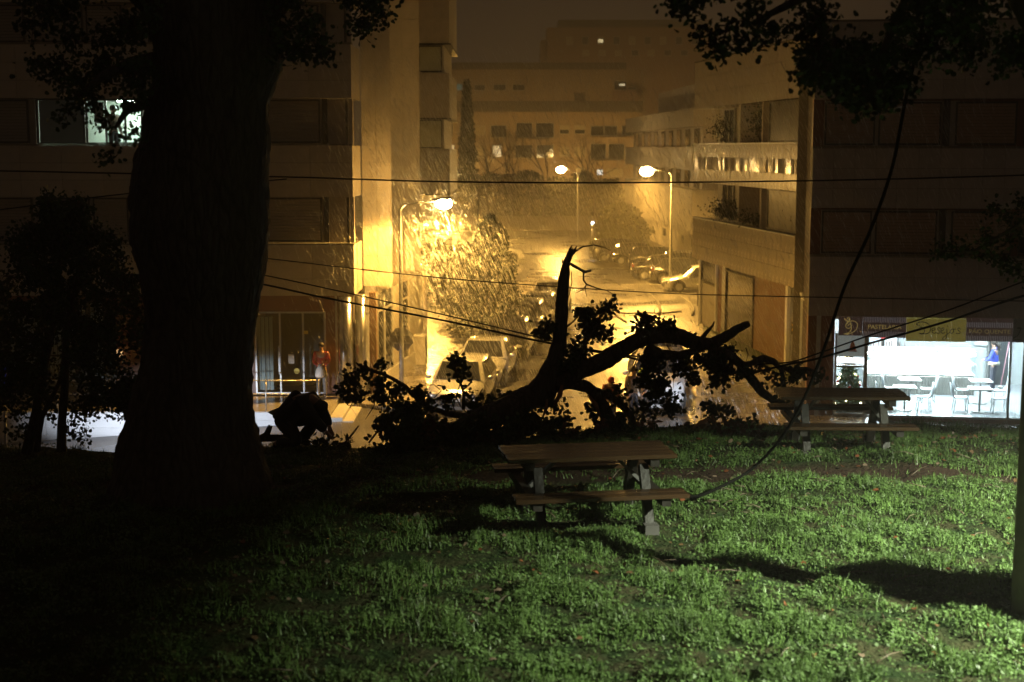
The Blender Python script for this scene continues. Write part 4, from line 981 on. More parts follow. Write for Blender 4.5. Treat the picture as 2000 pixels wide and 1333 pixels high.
for k in range(7):
    x = 1137 + k * 32; wr.append((x, x + 14, 98, 110, 'w' if k in (0, 1, 2, 4) else 'd'))
far_windows(t, a, Y, -6.2, wr)
p = P(1056, 124, Y); MB().box(p.x - a.x, -.003, 1, 11, 0, H - 2.4).build('side_wing', M_far2, t)
p = P(1173, 84, Y); MB().box(p.x - a.x - .5, p.x - a.x + .5, -.05, -.035, p.z + 6.2, p.z + 6.9).build('lit_pane', M_litA, t)

# block beyond the parked cars (upper volume overhanging a lower wall)
zR = -6.2
RB = thing('car_park_block', 'long balcony block behind the parked cars and the taller right lamp', 'building', (12.6, 100, GZ))
drx = -.045
rr_ = math.atan(drx)  # facade runs away from the camera
def rbx(y): return (y - 100) * drx
for a_, b2_ in ((-2.2, .9), (2.3, 3.9), (5.3, 6.6)):
    MB().prism([(0, 0), (12, 0), (12, 38), (rbx(138), 38)], a_ - GZ, b2_ - GZ).build('floor_band', M_wall, RB)
for k, (a_, b2_) in enumerate(((.9, 2.3), (3.9, 5.3))):
    MB().prism([(.8, .8), (12, .8), (12, 38), (rbx(138) + .8, 38)], a_ - GZ + .003, b2_ - GZ - .003).build('recessed_wall', M_tileD, RB)
    for j in range(9):
        y = 2 + j * 4.0; x = rbx(100 + y) + .74
        w = MB().box(x - .02, x + .05, y, y + 2.4, a_ - GZ + .02, b2_ - GZ - .1).build('window', M_dframe, RB); MB().box(x - .03, x - .021, y + .08, y + 2.3, a_ - GZ + .08, b2_ - GZ - .16).build('pane', M_dglass, w)
MB().prism([(2.5, 4), (12, 4), (12, 36), (1.2, 36)], 6.6 - GZ, 8.9 - GZ).build('penthouse', M_tileD, RB)
MB().prism([(.6, .5), (12, .5), (12, 30), (rbx(130) + .7, 30)], 0, -2.2 - GZ - .003).build('lower_wall', M_wall, RB)
for j, y in enumerate((1.2, 2.6, 7, 16)):
    x = rbx(100 + y) + .62; w = MB().box(x - .05, x, y, y + (1.0 if j < 3 else 3), .9, 1.5).build('window', M_dframe, RB); MB().box(x - .06, x - .051, y + .06, y + .9, .95, 1.45).build('pane', M_dglass, w)

# low wall and hedge closing the car park
rw = thing('retaining_wall', 'low wall with a pale coping closing the far end of the car park', 'wall', (-12, 140, GZ))
MB().box(0, 24, 0, .4, 0, 1.3).build('wall', M_core, rw); MB().box(0, 24, -.05, .45, 1.303, 1.38).build('coping', M_core, rw)
bs = thing('bollard_lamp', 'small white lit bollard lamp at the end of the low wall', 'lamp', tuple(G(1157, 478, GZ)))
MB().tube([(0, 0, 0), (0, 0, 1.7)], .09, 10).build('post', M_white, bs); MB().ball((0, 0, 1.8), .13, 10, 7).build('lamp_lens', mat('white_lamp', (1, 1, 1), .4, 0, 0, emit=(.8, .9, 1), estr=12), bs)
# ================================================================== VEHICLES
M_tyre = mat('tyre_rubber', (.018, .018, .018), .7, 0, .1); M_rim = mat('wheel_rim', (.45, .45, .46), .3, .8, .05)
M_cg = mat('car_glass', (.015, .017, .02), .05, 0, 0, spec=.9)
M_hl = mat('headlight_glass', (.55, .56, .58), .08, .3, .15, 30); M_tl = mat('tail_light', (.35, .01, .01), .2, 0, 0, spec=.8); M_plate = mat('number_plate', (.7, .7, .66), .5, 0, 0)
M_tlit = mat('tail_light_glint', (.6, .02, .01), .2, 0, 0, emit=(1, .05, .02), estr=.5)
def lerp_tab(tab, x):
    if x <= tab[0][0]: return tab[0][1]
    for (a, p), (b, q) in zip(tab, tab[1:]):
        if x <= b:
            t = (x - a) / (b - a); return p + (q - p) * t
    return tab[-1][1]
def make_car(label, paint, loc, rz, kind='hatch', lit=False, name='parked_car', cat='car', group='cars parked along the street', L=4.2, Wd=1.76, Ht=1.47):
    c = thing(name, label, cat, loc, rz, group)
    hl = L / 2; wf, wr = hl - .82, -hl + .74; wr_ = .31
    # x forward. top line of lower body
    if kind == 'suv': belt = [(-hl, .95), (-hl + .1, 1.02), (.2, 1.02), (hl - 1.0, 1.00), (hl - .25, .90), (hl - .04, .68), (hl, .5)]
    else: belt = [(-hl, .80), (-hl + .08, .93), (-.9, .95), (.5, .93), (hl - 1.05, .90), (hl - .3, .74), (hl - .05, .60), (hl, .45)]
    if kind == 'sedan': belt = [(-hl, .72), (-hl + .05, .93), (-hl + .9, .97), (.5, .92), (hl - 1.05, .89), (hl - .3, .74), (hl - .05, .60), (hl, .45)]
    wid = [(-hl, .72), (-hl + .12, .80), (-hl + .6, .86), (0, .88), (hl - .8, .87), (hl - .3, .80), (hl - .08, .68), (hl, .56)]
    n = 66; b = MB(); vs = []; m = 13
    for i in range(n + 1):
        x = -hl + L * i / n; w = lerp_tab(wid, x) * Wd / 1.76; zt_ = lerp_tab(belt, x) * Ht / 1.47; zb = .20
        zb_e = zb
        for wx in (wf, wr):
            d = abs(x - wx)
            if d < wr_ + .06: zb_e = max(zb_e, .31 + math.sqrt(max(0, (wr_ + .06) ** 2 - d * d)))
        e = min(1, (hl - abs(x)) / .12 + .35)
        pts = [(0, zb_e if zb_e > zb else zb), (w * .90, zb_e), (w * .97 * 1, max(zb_e + .02, .38)), (w, max(zb_e + .03, .55)), (w * .985, max(zb_e + .05, zt_ - .14)), (w * .93, zt_ - .03), (w * .6, zt_ + .02), (0, zt_ + .035)]
        ring = [(x, y, z) for y, z in pts] + [(x, -y, z) for y, z in reversed(pts[1:-1])]
        vs += ring
    k = len(ring)
    fs = [(i * k + j, i * k + (j + 1) % k, (i + 1) * k + (j + 1) % k, (i + 1) * k + j) for i in range(n) for j in range(k)]
    fs += [tuple(range(k - 1, -1, -1)), tuple(n * k + j for j in range(k))]
    b.add(vs, fs, True); body = b.build('body', paint, c)
    # cabin
    zb = .90 * Ht / 1.47; zr = Ht
    if kind == 'hatch': X = (hl - 1.05, .35, -hl + .75, -hl + .18)
    elif kind == 'suv': X = (hl - 1.15, .45, -hl + .35, -hl + .12)
    else: X = (hl - 1.15, .30, -.85, -hl + .80)
    wb = .84 * Wd / 1.76; wt = .60 * Wd / 1.76
    Bf, Tf, Tr, Br = X
    cb_ = MB(); vs = []
    prof = [(Bf, zb, wb * .93), ((Bf + Tf) / 2 + .03, (zb + zr) / 2, (wb + wt) / 2), (Tf + .12, zr - .06, wt + .03), (Tf - .25, zr - .005, wt), ((Tf + Tr) / 2, zr + .012, wt + .01), (Tr + .05, zr - .03, wt), (Tr - .06, zr - .10, wt), (Br, zb, wb * .93)]
    for x, z, w in prof: vs += [(x, -w, z), (x, -w * .5, z + .02), (x, w * .5, z + .02), (x, w, z)]
    for x, z, w in prof: vs += [(x, -wb if 0 < 1 else 0, zb - .02), (x, wb, zb - .02)]
    np_ = len(prof); fs = []
    for i in range(np_ - 1):
        for j in range(3): fs.append((i * 4 + j, i * 4 + j + 1, (i + 1) * 4 + j + 1, (i + 1) * 4 + j))
        o = np_ * 4
        fs.append((i * 4, (i + 1) * 4, o + (i + 1) * 2, o + i * 2)); fs.append((i * 4 + 3, o + i * 2 + 1, o + (i + 1) * 2 + 1, (i + 1) * 4 + 3))
    cb_.add(vs, fs, True); cb_.build('roof', paint, c)
    def pane(name, q, m=M_cg, off=.012):
        q = [Vector(p) for p in q]; nn = (q[1] - q[0]).cross(q[2] - q[0]).normalized()
        if nn.dot(sum(q, Vector()) / 4 - Vector((0, 0, .9))) < 0: nn = -nn
        return MB().add([p + nn * off for p in q] + [p - nn * .02 for p in q], [(0, 1, 2, 3), (7, 6, 5, 4), (0, 4, 5, 1), (1, 5, 6, 2), (2, 6, 7, 3), (3, 7, 4, 0)]).build(name, m, c)
    mz = (zb + zr) / 2; mx = (Bf + Tf) / 2 + .03; mw = (wb + wt) / 2
    pane('windscreen', [(Bf - .05, -wb * .84, zb + .035), (Bf - .05, wb * .84, zb + .035), (Tf + .16, wt * .93, zr - .055), (Tf + .16, -wt * .93, zr - .055)], off=.035)
    pane('rear_window', [(Br + .02 + .05, wb * .80, zb + .08), (Br + .07, -wb * .80, zb + .08), (Tr - .02, -wt * .88, zr - .10), (Tr - .02, wt * .88, zr - .10)], off=.03)
    for sgn in (-1, 1):
        xm = (Bf + Br) / 2 - .05
        for (u0, u1, v0, v1) in ((Bf - .30, Tf - .05, xm + .04, xm + .04), (xm - .04, xm - .04, Br + .35, Tr + .10)):
            pane('side_window', [(u0, sgn * wb * .985, zb + .03), (v0, sgn * wb * .985, zb + .03), (v1, sgn * (wt + .05), zr - .09), (u1, sgn * (wt + .05), zr - .09)], off=.02)
        mr_ = MB().ball((Bf - .35, sgn * (wb + .13), zb + .08), .09, 8, 6, (.6, 1.1, .75)).build('wing_mirror', paint, c)
        hx = hl - .13; hy = .60 * Wd / 1.76
        MB().ball((hx - .04, sgn * hy, .63 * Ht / 1.47), .15, 10, 7, (.85, 1.0, .5)).build('headlight', M_hl, c)
        MB().ball((-hl + .10, sgn * .64 * Wd / 1.76, .80 * Ht / 1.47), .13, 8, 6, (.6, .85, 1.0)).build('tail_light', M_tlit if lit else M_tl, c)
        for wx in (wf, wr):
            w = MB().ring((wx, sgn * .78 * Wd / 1.76, .31), 'y', .20, .31, .20, 22).build('wheel', M_tyre, c)
            r = MB().disc((wx, sgn * .80 * Wd / 1.76, .31), 'y', .202, .12, 20)
            for kk in range(5):
                a = kk * 2 * math.pi / 5; r.bar((wx, sgn * .872 * Wd / 1.76, .31), (wx + .18 * math.cos(a), sgn * .872 * Wd / 1.76, .31 + .18 * math.sin(a)), .03, .05)
            r.build('rim', M_rim, w)
    MB().box(hl - .035, hl + .015, -.42, .42, .30, .44).build('grille', M_dark, c)
    MB().box(hl - .02, hl + .03, -.26, .26, .46, .56).build('number_plate', M_plate, c)
    MB().box(-hl - .03, -hl + .02, -.26, .26, .60, .71).build('number_plate', M_plate, c)
    return c
P_silver = mat('silver_paint', (.52, .52, .50), .25, .5, .04, coat=.7); P_dark = mat('dark_paint', (.018, .019, .021), .22, .3, .05, coat=.8); P_white = mat('white_car_paint', (.80, .80, .80), .22, 0, .03, coat=.7)
P_grey = mat('grey_paint', (.10, .10, .10), .25, .4, .04, coat=.8); P_red = mat('dark_red_paint', (.16, .03, .02), .25, .3, .04, coat=.8)
def at_row(Y): return (-1.47 + .137 * (Y - 44.7), Y)
fwd = -math.pi / 2 + S_ANG
row = [(44.2, P_silver, 'hatch', 'silver hatchback first in the left row, bonnet towards the fallen limb'), (49.0, P_silver, 'sedan', 'pale saloon parked right behind the first silver hatchback'), (54.8, P_dark, 'hatch', 'dark hatchback in the middle of the left row below the conical tree'),
       (59.6, P_grey, 'suv', 'grey tall car fourth in the left row, beside the conical tree'), (64.5, P_silver, 'hatch', 'silver car fifth in the left row with a lit roof edge'), (69.0, P_white, 'suv', 'white car at the far end of the left row')]
for Y_, p_, k_, lab in row:
    x, y = at_row(Y_); make_car(lab, p_, (x, y, GZ), fwd + rnd.uniform(-.02, .02), k_, group='cars parked nose to tail by the left kerb', Ht=1.62 if k_ == 'suv' else 1.47)
make_car('white car under the fallen limb with its bonnet lit white', P_white, (4.55, 44.6, GZ), -math.pi / 2 - .06, 'suv', group=None, Ht=1.55, L=4.3)
make_car('silver car half hidden by leaves behind the white car', P_silver, (5.35, 51.5, GZ), fwd, 'hatch', group=None)
pk = [((1350, 572), P_silver, 'hatch', math.pi, 'silver car nose towards the taller right lamp pole', 0), ((1322, 556), P_dark, 'hatch', 0, 'dark hatchback between the silver car and the car with alloy wheels', 0), ((1283, 548), P_dark, 'sedan', .0, 'dark saloon with a red tail light and bright alloy wheel', 1),
      ((1275, 532), P_dark, 'suv', 0, 'big dark estate behind the saloon with alloy wheels', 0), ((1195, 512), P_grey, 'suv', .2, 'tall grey car near the low wall, red light glowing', 1), ((1340, 542), P_grey, 'suv', .05, 'grey car whose roof shows above the silver car', 0), ((1232, 518), P_dark, 'hatch', .1, 'dark small car in the gap before the tall grey one', 0)]
for (pp, p_, k_, a_, lab, lt) in pk:
    g = G(pp[0], pp[1], GZ); off = 0
    make_car(lab, p_, (g.x + .6, g.y + .9, GZ), a_, k_, lit=bool(lt), group='cars parked side by side in the right car park', Ht=1.6 if k_ == 'suv' else 1.47)
for i, (pp, p_, k_, lab) in enumerate([((850, 548), P_white, 'hatch', 'pale car under the pale corner building with a bright wet roof'), ((868, 560), P_silver, 'sedan', 'silver saloon with a long bright roof line left of the conical tree'), ((905, 520), P_silver, 'hatch', 'silver car farther back, only its roof bright above the conical tree'), ((965, 512), P_white, 'suv', 'small white van at the far left of the car park')]):
    g = G(pp[0], pp[1], GZ); make_car(lab, p_, (g.x, g.y, GZ), .1, k_, group='cars in the far left corner of the car park')
# assumed unseen vehicle below the terrace with its headlights on (hidden under the park edge; it lights the white terrace wall)
tk = make_car('assumed unseen dark van below the park edge with white headlights on', P_dark, (-13.5, 30.5, gz(-13.5, 30.5)), R(62), 'suv', group=None, name='assumed_van', cat='van', Ht=1.9, L=4.8)
for s_ in (-1, 1):
    ld = bpy.data.lights.new('added_headlight_beam', 'SPOT'); ld.energy = 2600; ld.color = (.80, .88, 1.0); ld.shadow_soft_size = .07; ld.spot_size = R(17); ld.spot_blend = .9
    l = bpy.data.objects.new('added_headlight_beam', ld); COL.objects.link(l); l.parent = tk; l.location = (2.46, s_ * .62, .82); l.rotation_euler = (R(90 - 2), 0, R(-90)); l.scale = (6, 1, 1)

added_car = make_car('added unseen car on the low street below the lawn, headlights towards the white car', P_grey, (9.6, 32.0, GZ), R(112), 'hatch', group=None)  # added car, out of sight, whose headlights brighten the white car
for s_ in (-1, 1):
    ld = bpy.data.lights.new('added_headlight_beam', 'SPOT'); ld.energy = 2300; ld.color = (.80, .88, 1.0); ld.shadow_soft_size = .07; ld.spot_size = R(13); ld.spot_blend = .8
    l = bpy.data.objects.new('added_headlight_beam', ld); COL.objects.link(l); l.parent = added_car; l.location = (2.15, s_ * .58, .66); l.rotation_euler = (R(90 + 1), 0, R(-90)); l.scale = (2.4, 1, 1)

# blue stop sign on a thin post at the far left
bs = thing('bus_stop_sign', 'small blue and white sign on a thin pale post at the left edge', 'road sign', (P(6, 840, 27).x, 27, gz(-9.7, 27)), 0)
zb_ = gz(-9.7, 27)
b1_ = P(12, 718, 27).z - zb_; b0_ = P(12, 755, 27).z - zb_
MB().tube([(0, 0, 0), (.06, 0, b1_)], .025, 8).build('post', M_pole, bs)
MB().box(.0, .115, -.03, -.005, b0_, b1_).build('plate', mat('sign_blue', (.02, .05, .45), .35, 0, 0, emit=(.02, .05, .45), estr=.12), bs)
MB().box(.025, .09, -.036, -.031, b0_ + .10, b0_ + .26).build('white_panel', M_white, bs)
MB().box(.04, .078, -.041, -.037, b0_ + .14, b0_ + .19).tube([(.045, -.039, b0_ + .2), (.06, -.039, b0_ + .23), (.075, -.039, b0_ + .2)], .008, 5).build('pictogram', M_dark, bs)

# ================================================================== TREES
def bark_mat(name, c1, c2, sc_=1.0):
    m = bpy.data.materials.new(name); m.use_nodes = True
    nt = m.node_tree; N = nt.nodes; L = nt.links; b = N['Principled BSDF']; b.inputs['Roughness'].default_value = .75
    tc = N.new('ShaderNodeTexCoord'); mp = N.new('ShaderNodeMapping'); mp.inputs['Scale'].default_value = (sc_, sc_, sc_ * .25); L.new(tc.outputs['Object'], mp.inputs[0])
    v = N.new('ShaderNodeTexVoronoi'); v.feature = 'DISTANCE_TO_EDGE'; v.inputs['Scale'].default_value = 12; L.new(mp.outputs[0], v.inputs['Vector'])
    n = N.new('ShaderNodeTexNoise'); n.inputs['Scale'].default_value = 8; n.inputs['Detail'].default_value = 8; L.new(mp.outputs[0], n.inputs['Vector'])
    mu = N.new('ShaderNodeMath'); mu.operation = 'MULTIPLY_ADD'; L.new(v.outputs['Distance'], mu.inputs[0]); mu.inputs[1].default_value = 1.6; L.new(n.outputs['Fac'], mu.inputs[2])
    rp = N.new('ShaderNodeValToRGB'); rp.color_ramp.elements[0].position = .35; rp.color_ramp.elements[1].position = .8
    rp.color_ramp.elements[0].color = (*c1, 1); rp.color_ramp.elements[1].color = (*c2, 1); L.new(mu.outputs[0], rp.inputs[0]); L.new(rp.outputs[0], b.inputs['Base Color'])
    bp = N.new('ShaderNodeBump'); bp.inputs['Strength'].default_value = .9; bp.inputs['Distance'].default_value = .04; L.new(mu.outputs[0], bp.inputs['Height']); L.new(bp.outputs[0], b.inputs['Normal'])
    return m
M_bark = bark_mat('oak_bark', (.025, .019, .013), (.075, .060, .045)); M_barkt = mat('twig_bark', (.05, .038, .026), .8, 0, .2, 8)
M_oak = mat('oak_leaf', (.045, .072, .026), .6, 0, .4, 3, spec=.25)
M_oakr = mat('oak_leaf_brown', (.14, .07, .03), .5, 0, .35, 4)

def branchlets(mb, origin, tip, spread, n, rs, r0=.012):
    o = Vector(origin); pts = []
    for k in range(n):
        e = Vector(tip) + Vector(rs.normal(size=3)) * spread
        mid = (o + e) / 2 + Vector(rs.normal(size=3)) * spread * .25
        mb.tube([o, mid, e], [r0, r0 * .7, r0 * .3], 5); pts += [mid.lerp(e, .5), e]
    return pts
# big oak trunk
BY = 15.6
bt_ = thing('oak_tree', 'huge dark old tree trunk standing on the lawn with drooping boughs', 'tree', (P(375, 960, BY).x, BY, pz(-3.5, BY) - .05))
prof = [(1010, 195, 545), (985, 205, 535), (960, 212, 530), (930, 220, 526), (900, 226, 515), (870, 232, 507), (840, 240, 500), (800, 252, 492), (760, 262, 490), (720, 274, 491), (680, 282, 494), (640, 286, 498), (600, 287, 504), (570, 284, 509), (540, 277, 515), (505, 266, 520), (470, 259, 524), (430, 258, 525), (400, 258, 522), (360, 261, 519), (320, 268, 520), (280, 276, 523), (240, 284, 521), (200, 292, 524), (170, 300, 538), (140, 304, 552), (110, 305, 555), (80, 300, 552), (40, 295, 546), (0, 290, 545), (-60, 280, 560), (-140, 262, 590), (-220, 250, 610)]
vs = []; n = 72; tz = bt_.location
NR = 6
pr2 = []
for i in range(len(prof) - 1):
    for k in range(NR):
        t = k / NR; pr2.append(tuple(prof[i][q] + (prof[i + 1][q] - prof[i][q]) * t for q in range(3)))
pr2.append(prof[-1])
for (py, xl, xr) in pr2:
    a = P(xl, py, BY); b = P(xr, py, BY); cx = (a.x + b.x) / 2; r = (b.x - a.x) / 2; z = a.z
    for j in range(n):
        an = 2 * math.pi * j / n
        q = Vector((math.cos(an) * 2.2, math.sin(an) * 2.2, z * .55))
        rr2 = r * (1 + .05 * noise.noise(q * 1.3) + .03 * noise.noise(Vector((math.cos(an) * 9, math.sin(an) * 9, z * 1.2)))) + .030 * noise.noise(Vector((math.cos(an) * 20, math.sin(an) * 20, z * 3.5))) + .020 * noise.noise(Vector((math.cos(an) * 40, math.sin(an) * 40, z * 14)))
        vs.append((cx - tz.x + rr2 * math.cos(an), rr2 * math.sin(an) * .92, z - tz.z))
m_ = len(pr2)
fs = [(i * n + j, i * n + (j + 1) % n, (i + 1) * n + (j + 1) % n, (i + 1) * n + j) for i in range(m_ - 1) for j in range(n)]
fs += [tuple((m_ - 1) * n + j for j in range(n))]
MB().add(vs, fs, True).build('trunk', M_bark, bt_)
def crown(t, boughs, clusters, leafsz, m, name_b='bough', name_f='crown', Ydef=15, seed=1, shape=OAK, per=1.0):
    """boughs: list of [(px,py,Y)...],[radii]; clusters: (px,py,Y,rx_px,ry_px,n)"""
    rs = np.random.RandomState(seed)
    bm_ = MB()
    for pts, rad in boughs: bm_.tube([P(*p) for p in pts], rad, 9, jit=.25, seed=seed)
    pos = []
    for (px, py, Yc, rx, ry, n) in clusters:
        s = Yc / FOC; ctr = P(px, py, Yc); n = int(n * per)
        ns = max(2, n // 9)
        o = ctr + Vector((0, 0, ry * s * .6))
        tips = []
        for k in range(ns):
            q = rs.normal(size=3); q /= np.linalg.norm(q); q *= rs.rand() ** .4
            e = ctr + Vector((q[0] * rx * s, q[1] * rx * s * .8, q[2] * ry * s)); mid = o.lerp(e, .5) + Vector(rs.normal(size=3)) * .03
            bm_.tube([o, mid, e], [.008, .006, .003], 4, cap=False); tips.append(e)
        for k in range(n):
            e = tips[rs.randint(ns)]; pos.append(e + Vector(rs.normal(size=3)) * leafsz * 1.0)
    bm_.build(name_b, M_bark, t, world=True)
    tag(np_mesh(name_f, leaf_polys(np.array([tuple(p) for p in pos]), leafsz, shape, .45, rs), len(shape), m, t, world=True))
cl = []
rs_ = np.random.RandomState(5)
for k in range(34): cl.append((rs_.uniform(60, 290), rs_.uniform(-60, 170), 14.6 + rs_.rand() * 1.8, 34, 30, 60))
for (x, y) in [(150, 200), (172, 215), (200, 240), (240, 205), (215, 310), (270, 200), (130, 160), (125, 130), (262, 270), (180, 190), (130, 220)]: cl.append((x, y, 14.9, 18, 16, 26))
for (x, y) in [(540, 20), (560, 60), (580, 20), (600, 70), (575, 100), (545, 110), (610, 40), (620, 98), (600, 100), (635, 103), (560, -20), (620, -30), (545, 60), (720, 10), (745, 25), (705, 45), (735, 8), (750, -10), (690, 5), (715, 55), (690, -20), (655, -30)]: cl.append((x, y, 14.9, 20, 17, 40))
crown(bt_, [([(330, 0, 15.6), (250, -60, 15.3), (150, -100, 15), (60, -80, 14.8)], [.3, .22, .15, .08]), ([(320, 120, 15.5), (255, 125, 15.2), (200, 150, 15), (150, 190, 14.9)], [.12, .07, .05, .02]), ([(300, 200, 15.4), (250, 215, 15.1), (225, 250, 14.9)], [.06, .04, .015]),
             ([(520, 0, 15.6), (590, -50, 15.3), (680, -60, 15), (720, 0, 14.9)], [.25, .16, .1, .03]), ([(545, 90, 15.4), (585, 98, 15.1), (630, 102, 14.9)], [.05, .03, .012])], cl, .055, M_oak, seed=8, per=1.9)

# leaning slim tree at the far right, carrying the dark crown in the upper corner
rt = thing('leaning_tree', 'slim grey leaning tree at the right edge with a broad dark crown above', 'tree', (G(1995, 1200, 0).x, G(1995, 1200, 0).y, 0))
RY = rt.location.y
cl = []
for k in range(60):
    y = rs_.uniform(-80, 190); x0_ = 1330 + max(0, y) * 1.7
    cl.append((rs_.uniform(x0_ if y > 0 else 1300, 2060 if y < 90 else 1760), y, RY + rs_.uniform(-1.0, 2.5), 34, 26, 46))
for (x, y) in [(1330, 20), (1370, 60), (1400, 85), (1420, 60), (1460, 50), (1500, 60), (1540, 60), (1580, 70), (1620, 120), (1640, 150), (1680, 170), (1700, 205), (1690, 190), (1730, 170), (1745, 185), (1660, 100), (1600, 90), (1350, 5), (1310, 5), (1750, 140), (1450, 85), (1395, 100), (1480, 75)]: cl.append((x, y, RY + .4, 20, 15, 30))
for k in range(30): cl.append((rs_.uniform(1750, 2060), rs_.uniform(-60, 130), RY + rs_.uniform(-.5, 2), 30, 26, 36))
for (x, y) in [(1960, 430), (1975, 470), (1940, 480), (1960, 505), (1985, 520), (1930, 495), (1995, 400), (1945, 410), (1990, 450), (1925, 460), (1975, 530), (1845, 492), (1868, 488), (1890, 490)]: cl.append((x, y, RY + 5, 16, 14, 24))
crown(rt, [([(2060, 300, RY + .1), (2030, 60, RY + .2), (1960, -50, RY + .4), (1800, -60, RY + .5), (1600, -20, RY + .6), (1480, 40, RY + .5)], [.12, .11, .1, .07, .05, .02]), ([(1800, -60, RY + .5), (1740, 60, RY + .5), (1700, 170, RY + .4)], [.05, .035, .012]), ([(2130, 330, RY + 3), (2050, 380, RY + 4.5), (1990, 440, RY + 5), (1900, 492, RY + 5), (1840, 492, RY + 5)], [.05, .04, .025, .015, .006]), ([(2100, 0, RY), (2140, 200, RY + 1.5), (2130, 330, RY + 3)], [.07, .06, .05])], cl, .052, M_oak, seed=21, per=1.9)
def tp(px, py): q = P(px, py, RY); return q
pts = [tp(2003, 1235), tp(2004, 1150), tp(2009, 1000), tp(2015, 850), tp(2022, 700), tp(2034, 500), tp(2060, 250), tp(2100, 0)]
MB().tube(pts, [.125, .112, .10, .095, .09, .085, .08, .07], 14, jit=.08).build('trunk', mat('grey_bark', (.15, .135, .115), .7, 0, .25, 6, .5, 25), rt, world=True)

# assumed snapped stump outside the picture, its shadow falls across the lit grass
sn = thing('assumed_stump', 'assumed snapped standing oak stump beside the lawn outside the right edge', 'tree stump', (6.3, 10.27, -.05))
MB().tube([(0, 0, 0), (0, 0, .3), (.03, 0, 1.5), (.0, .02, 2.3), (-.03, .02, 2.5)], [.55, .44, .40, .42, .3], 20, jit=.25).tube([(-.05, 0, 1.9), (-.5, .2, 2.3), (-.8, .4, 2.5)], [.14, .10, .06], 10, jit=.2).tube([(.1, 0, 2.2), (.12, .02, 2.6), (.1, .02, 2.8)], [.12, .07, .01], 8, jit=.3).build('trunk', M_bark, sn)

# multi-stemmed small tree at left by the park edge
def small_tree():
    Ys = 20.6
    t = thing('small_tree', 'dark bushy small tree with three bare stems before the white wall', 'tree', (P(85, 875, Ys).x, Ys, pz(P(85, 875, Ys).x, Ys) - .05))
    cl = []
    rs = np.random.RandomState(12)
    for k in range(170):
        v = rs.rand(); y = 400 + v * 400; w = 40 + 120 * math.sin(min(1, v * 1.25) * math.pi * .62); x = 130 + rs.uniform(-1, 1) * w - v * 10
        cl.append((x, y, Ys + rs.uniform(-.8, .8), 30, 26, 46))
    for (x, y) in [(40, 815), (60, 800), (30, 780), (140, 830), (150, 810), (130, 845), (50, 840), (35, 850), (100, 800), (165, 845), (10, 620), (30, 640), (215, 560), (240, 545), (225, 480)]: cl.append((x, y, Ys, 18, 15, 22))
    bo = [([(50, 885, Ys), (62, 840, Ys), (72, 800, Ys), (90, 700, Ys), (110, 600, Ys), (120, 480, Ys)], [.085, .07, .07, .06, .04, .02]), ([(72, 882, Ys), (76, 845, Ys), (82, 815, Ys), (110, 760, Ys), (150, 660, Ys)], [.05, .045, .04, .035, .02]), ([(120, 882, Ys), (121, 830, Ys), (126, 770, Ys), (130, 650, Ys), (155, 520, Ys), (160, 420, Ys)], [.075, .065, .065, .05, .035, .015])]
    crown(t, bo, cl, .062, M_oak, seed=33, shape=OVAL, per=2.3)
small_tree()

# conical street tree by the near lamp, cypress, shrubs
def leafy(name, label, cat, base, h, wfun, n, sz, seed, shape=OVAL, trunk_h=.6, group=None, m=None, tr=.08):
    rs = np.random.RandomState(seed)
    t = thing(name, label, cat, tuple(base), 0, group)
    hh = rs.rand(n) * h; a = rs.rand(n) * 6.283
    cx = np.array([noise.noise(Vector((math.cos(q) * 1.5, math.sin(q) * 1.5, z * 1.4 + seed))) for q, z in zip(a, hh)])
    r = np.array([wfun(z / h) for z in hh]) * (1 + .45 * cx) * (rs.rand(n) ** .35)
    pos = np.stack([r * np.cos(a), r * np.sin(a), hh + trunk_h * .5], 1)
    np_mesh('crown', leaf_polys(pos, sz, shape, .1, rs), len(shape), m or M_leafd, t)
    b = MB(); b.tube([(0, 0, -.1), (.02, 0, h * .5), (0, .02, h * .95)], [tr, tr * .6, .01], 7)
    for k in range(14):
        z = h * (.15 + .75 * k / 14); q = k * 2.4; w = wfun(z / h) * .8; b.tube([(0, 0, z), (w * math.cos(q), w * math.sin(q), z + w * .35)], [tr * .35, .006], 4)
    b.build('trunk', M_barkt, t)
    return t
leafy('conical_tree', 'dense dark conical tree in the rain beside the near lit lamp', 'tree', (-.95, 60.2, GZ), 4.9, lambda v: 1.95 * (1 - v) ** .75 + .12, 8500, .12, 3)
leafy('round_shrub', 'low dark bush at the foot of the conical tree on the bright pavement', 'shrub', (-2.2, 66, GZ + .1), 3.2, lambda v: 1.6 * math.sqrt(max(0, 1 - (v * 1.0) ** 2)), 3000, .14, 4)
leafy('round_shrub', 'dark bush in front of the far left cars', 'shrub', (-3.9, 74, GZ + .1), 2.8, lambda v: 1.7 * math.sqrt(max(0, 1 - v * v)), 3500, .14, 14)
leafy('cypress', 'tall thin cypress before the far apartment row', 'tree', P(913, 395, 135), 11.0, lambda v: .95 * (1 - v) ** .5 * (1 if v < .55 else .72) + .05, 5000, .3, 6)
leafy('round_shrub', 'yellow-lit bushy shrub at the end of the parked cars', 'shrub', (G(1215, 494, GZ).x, 112, GZ), 3.4, lambda v: 2.3 * math.sqrt(max(0, 1 - v * v)), 5000, .24, 7, m=mat('yellow_green_leaf', (.14, .15, .04), .5, 0, .3, 2))
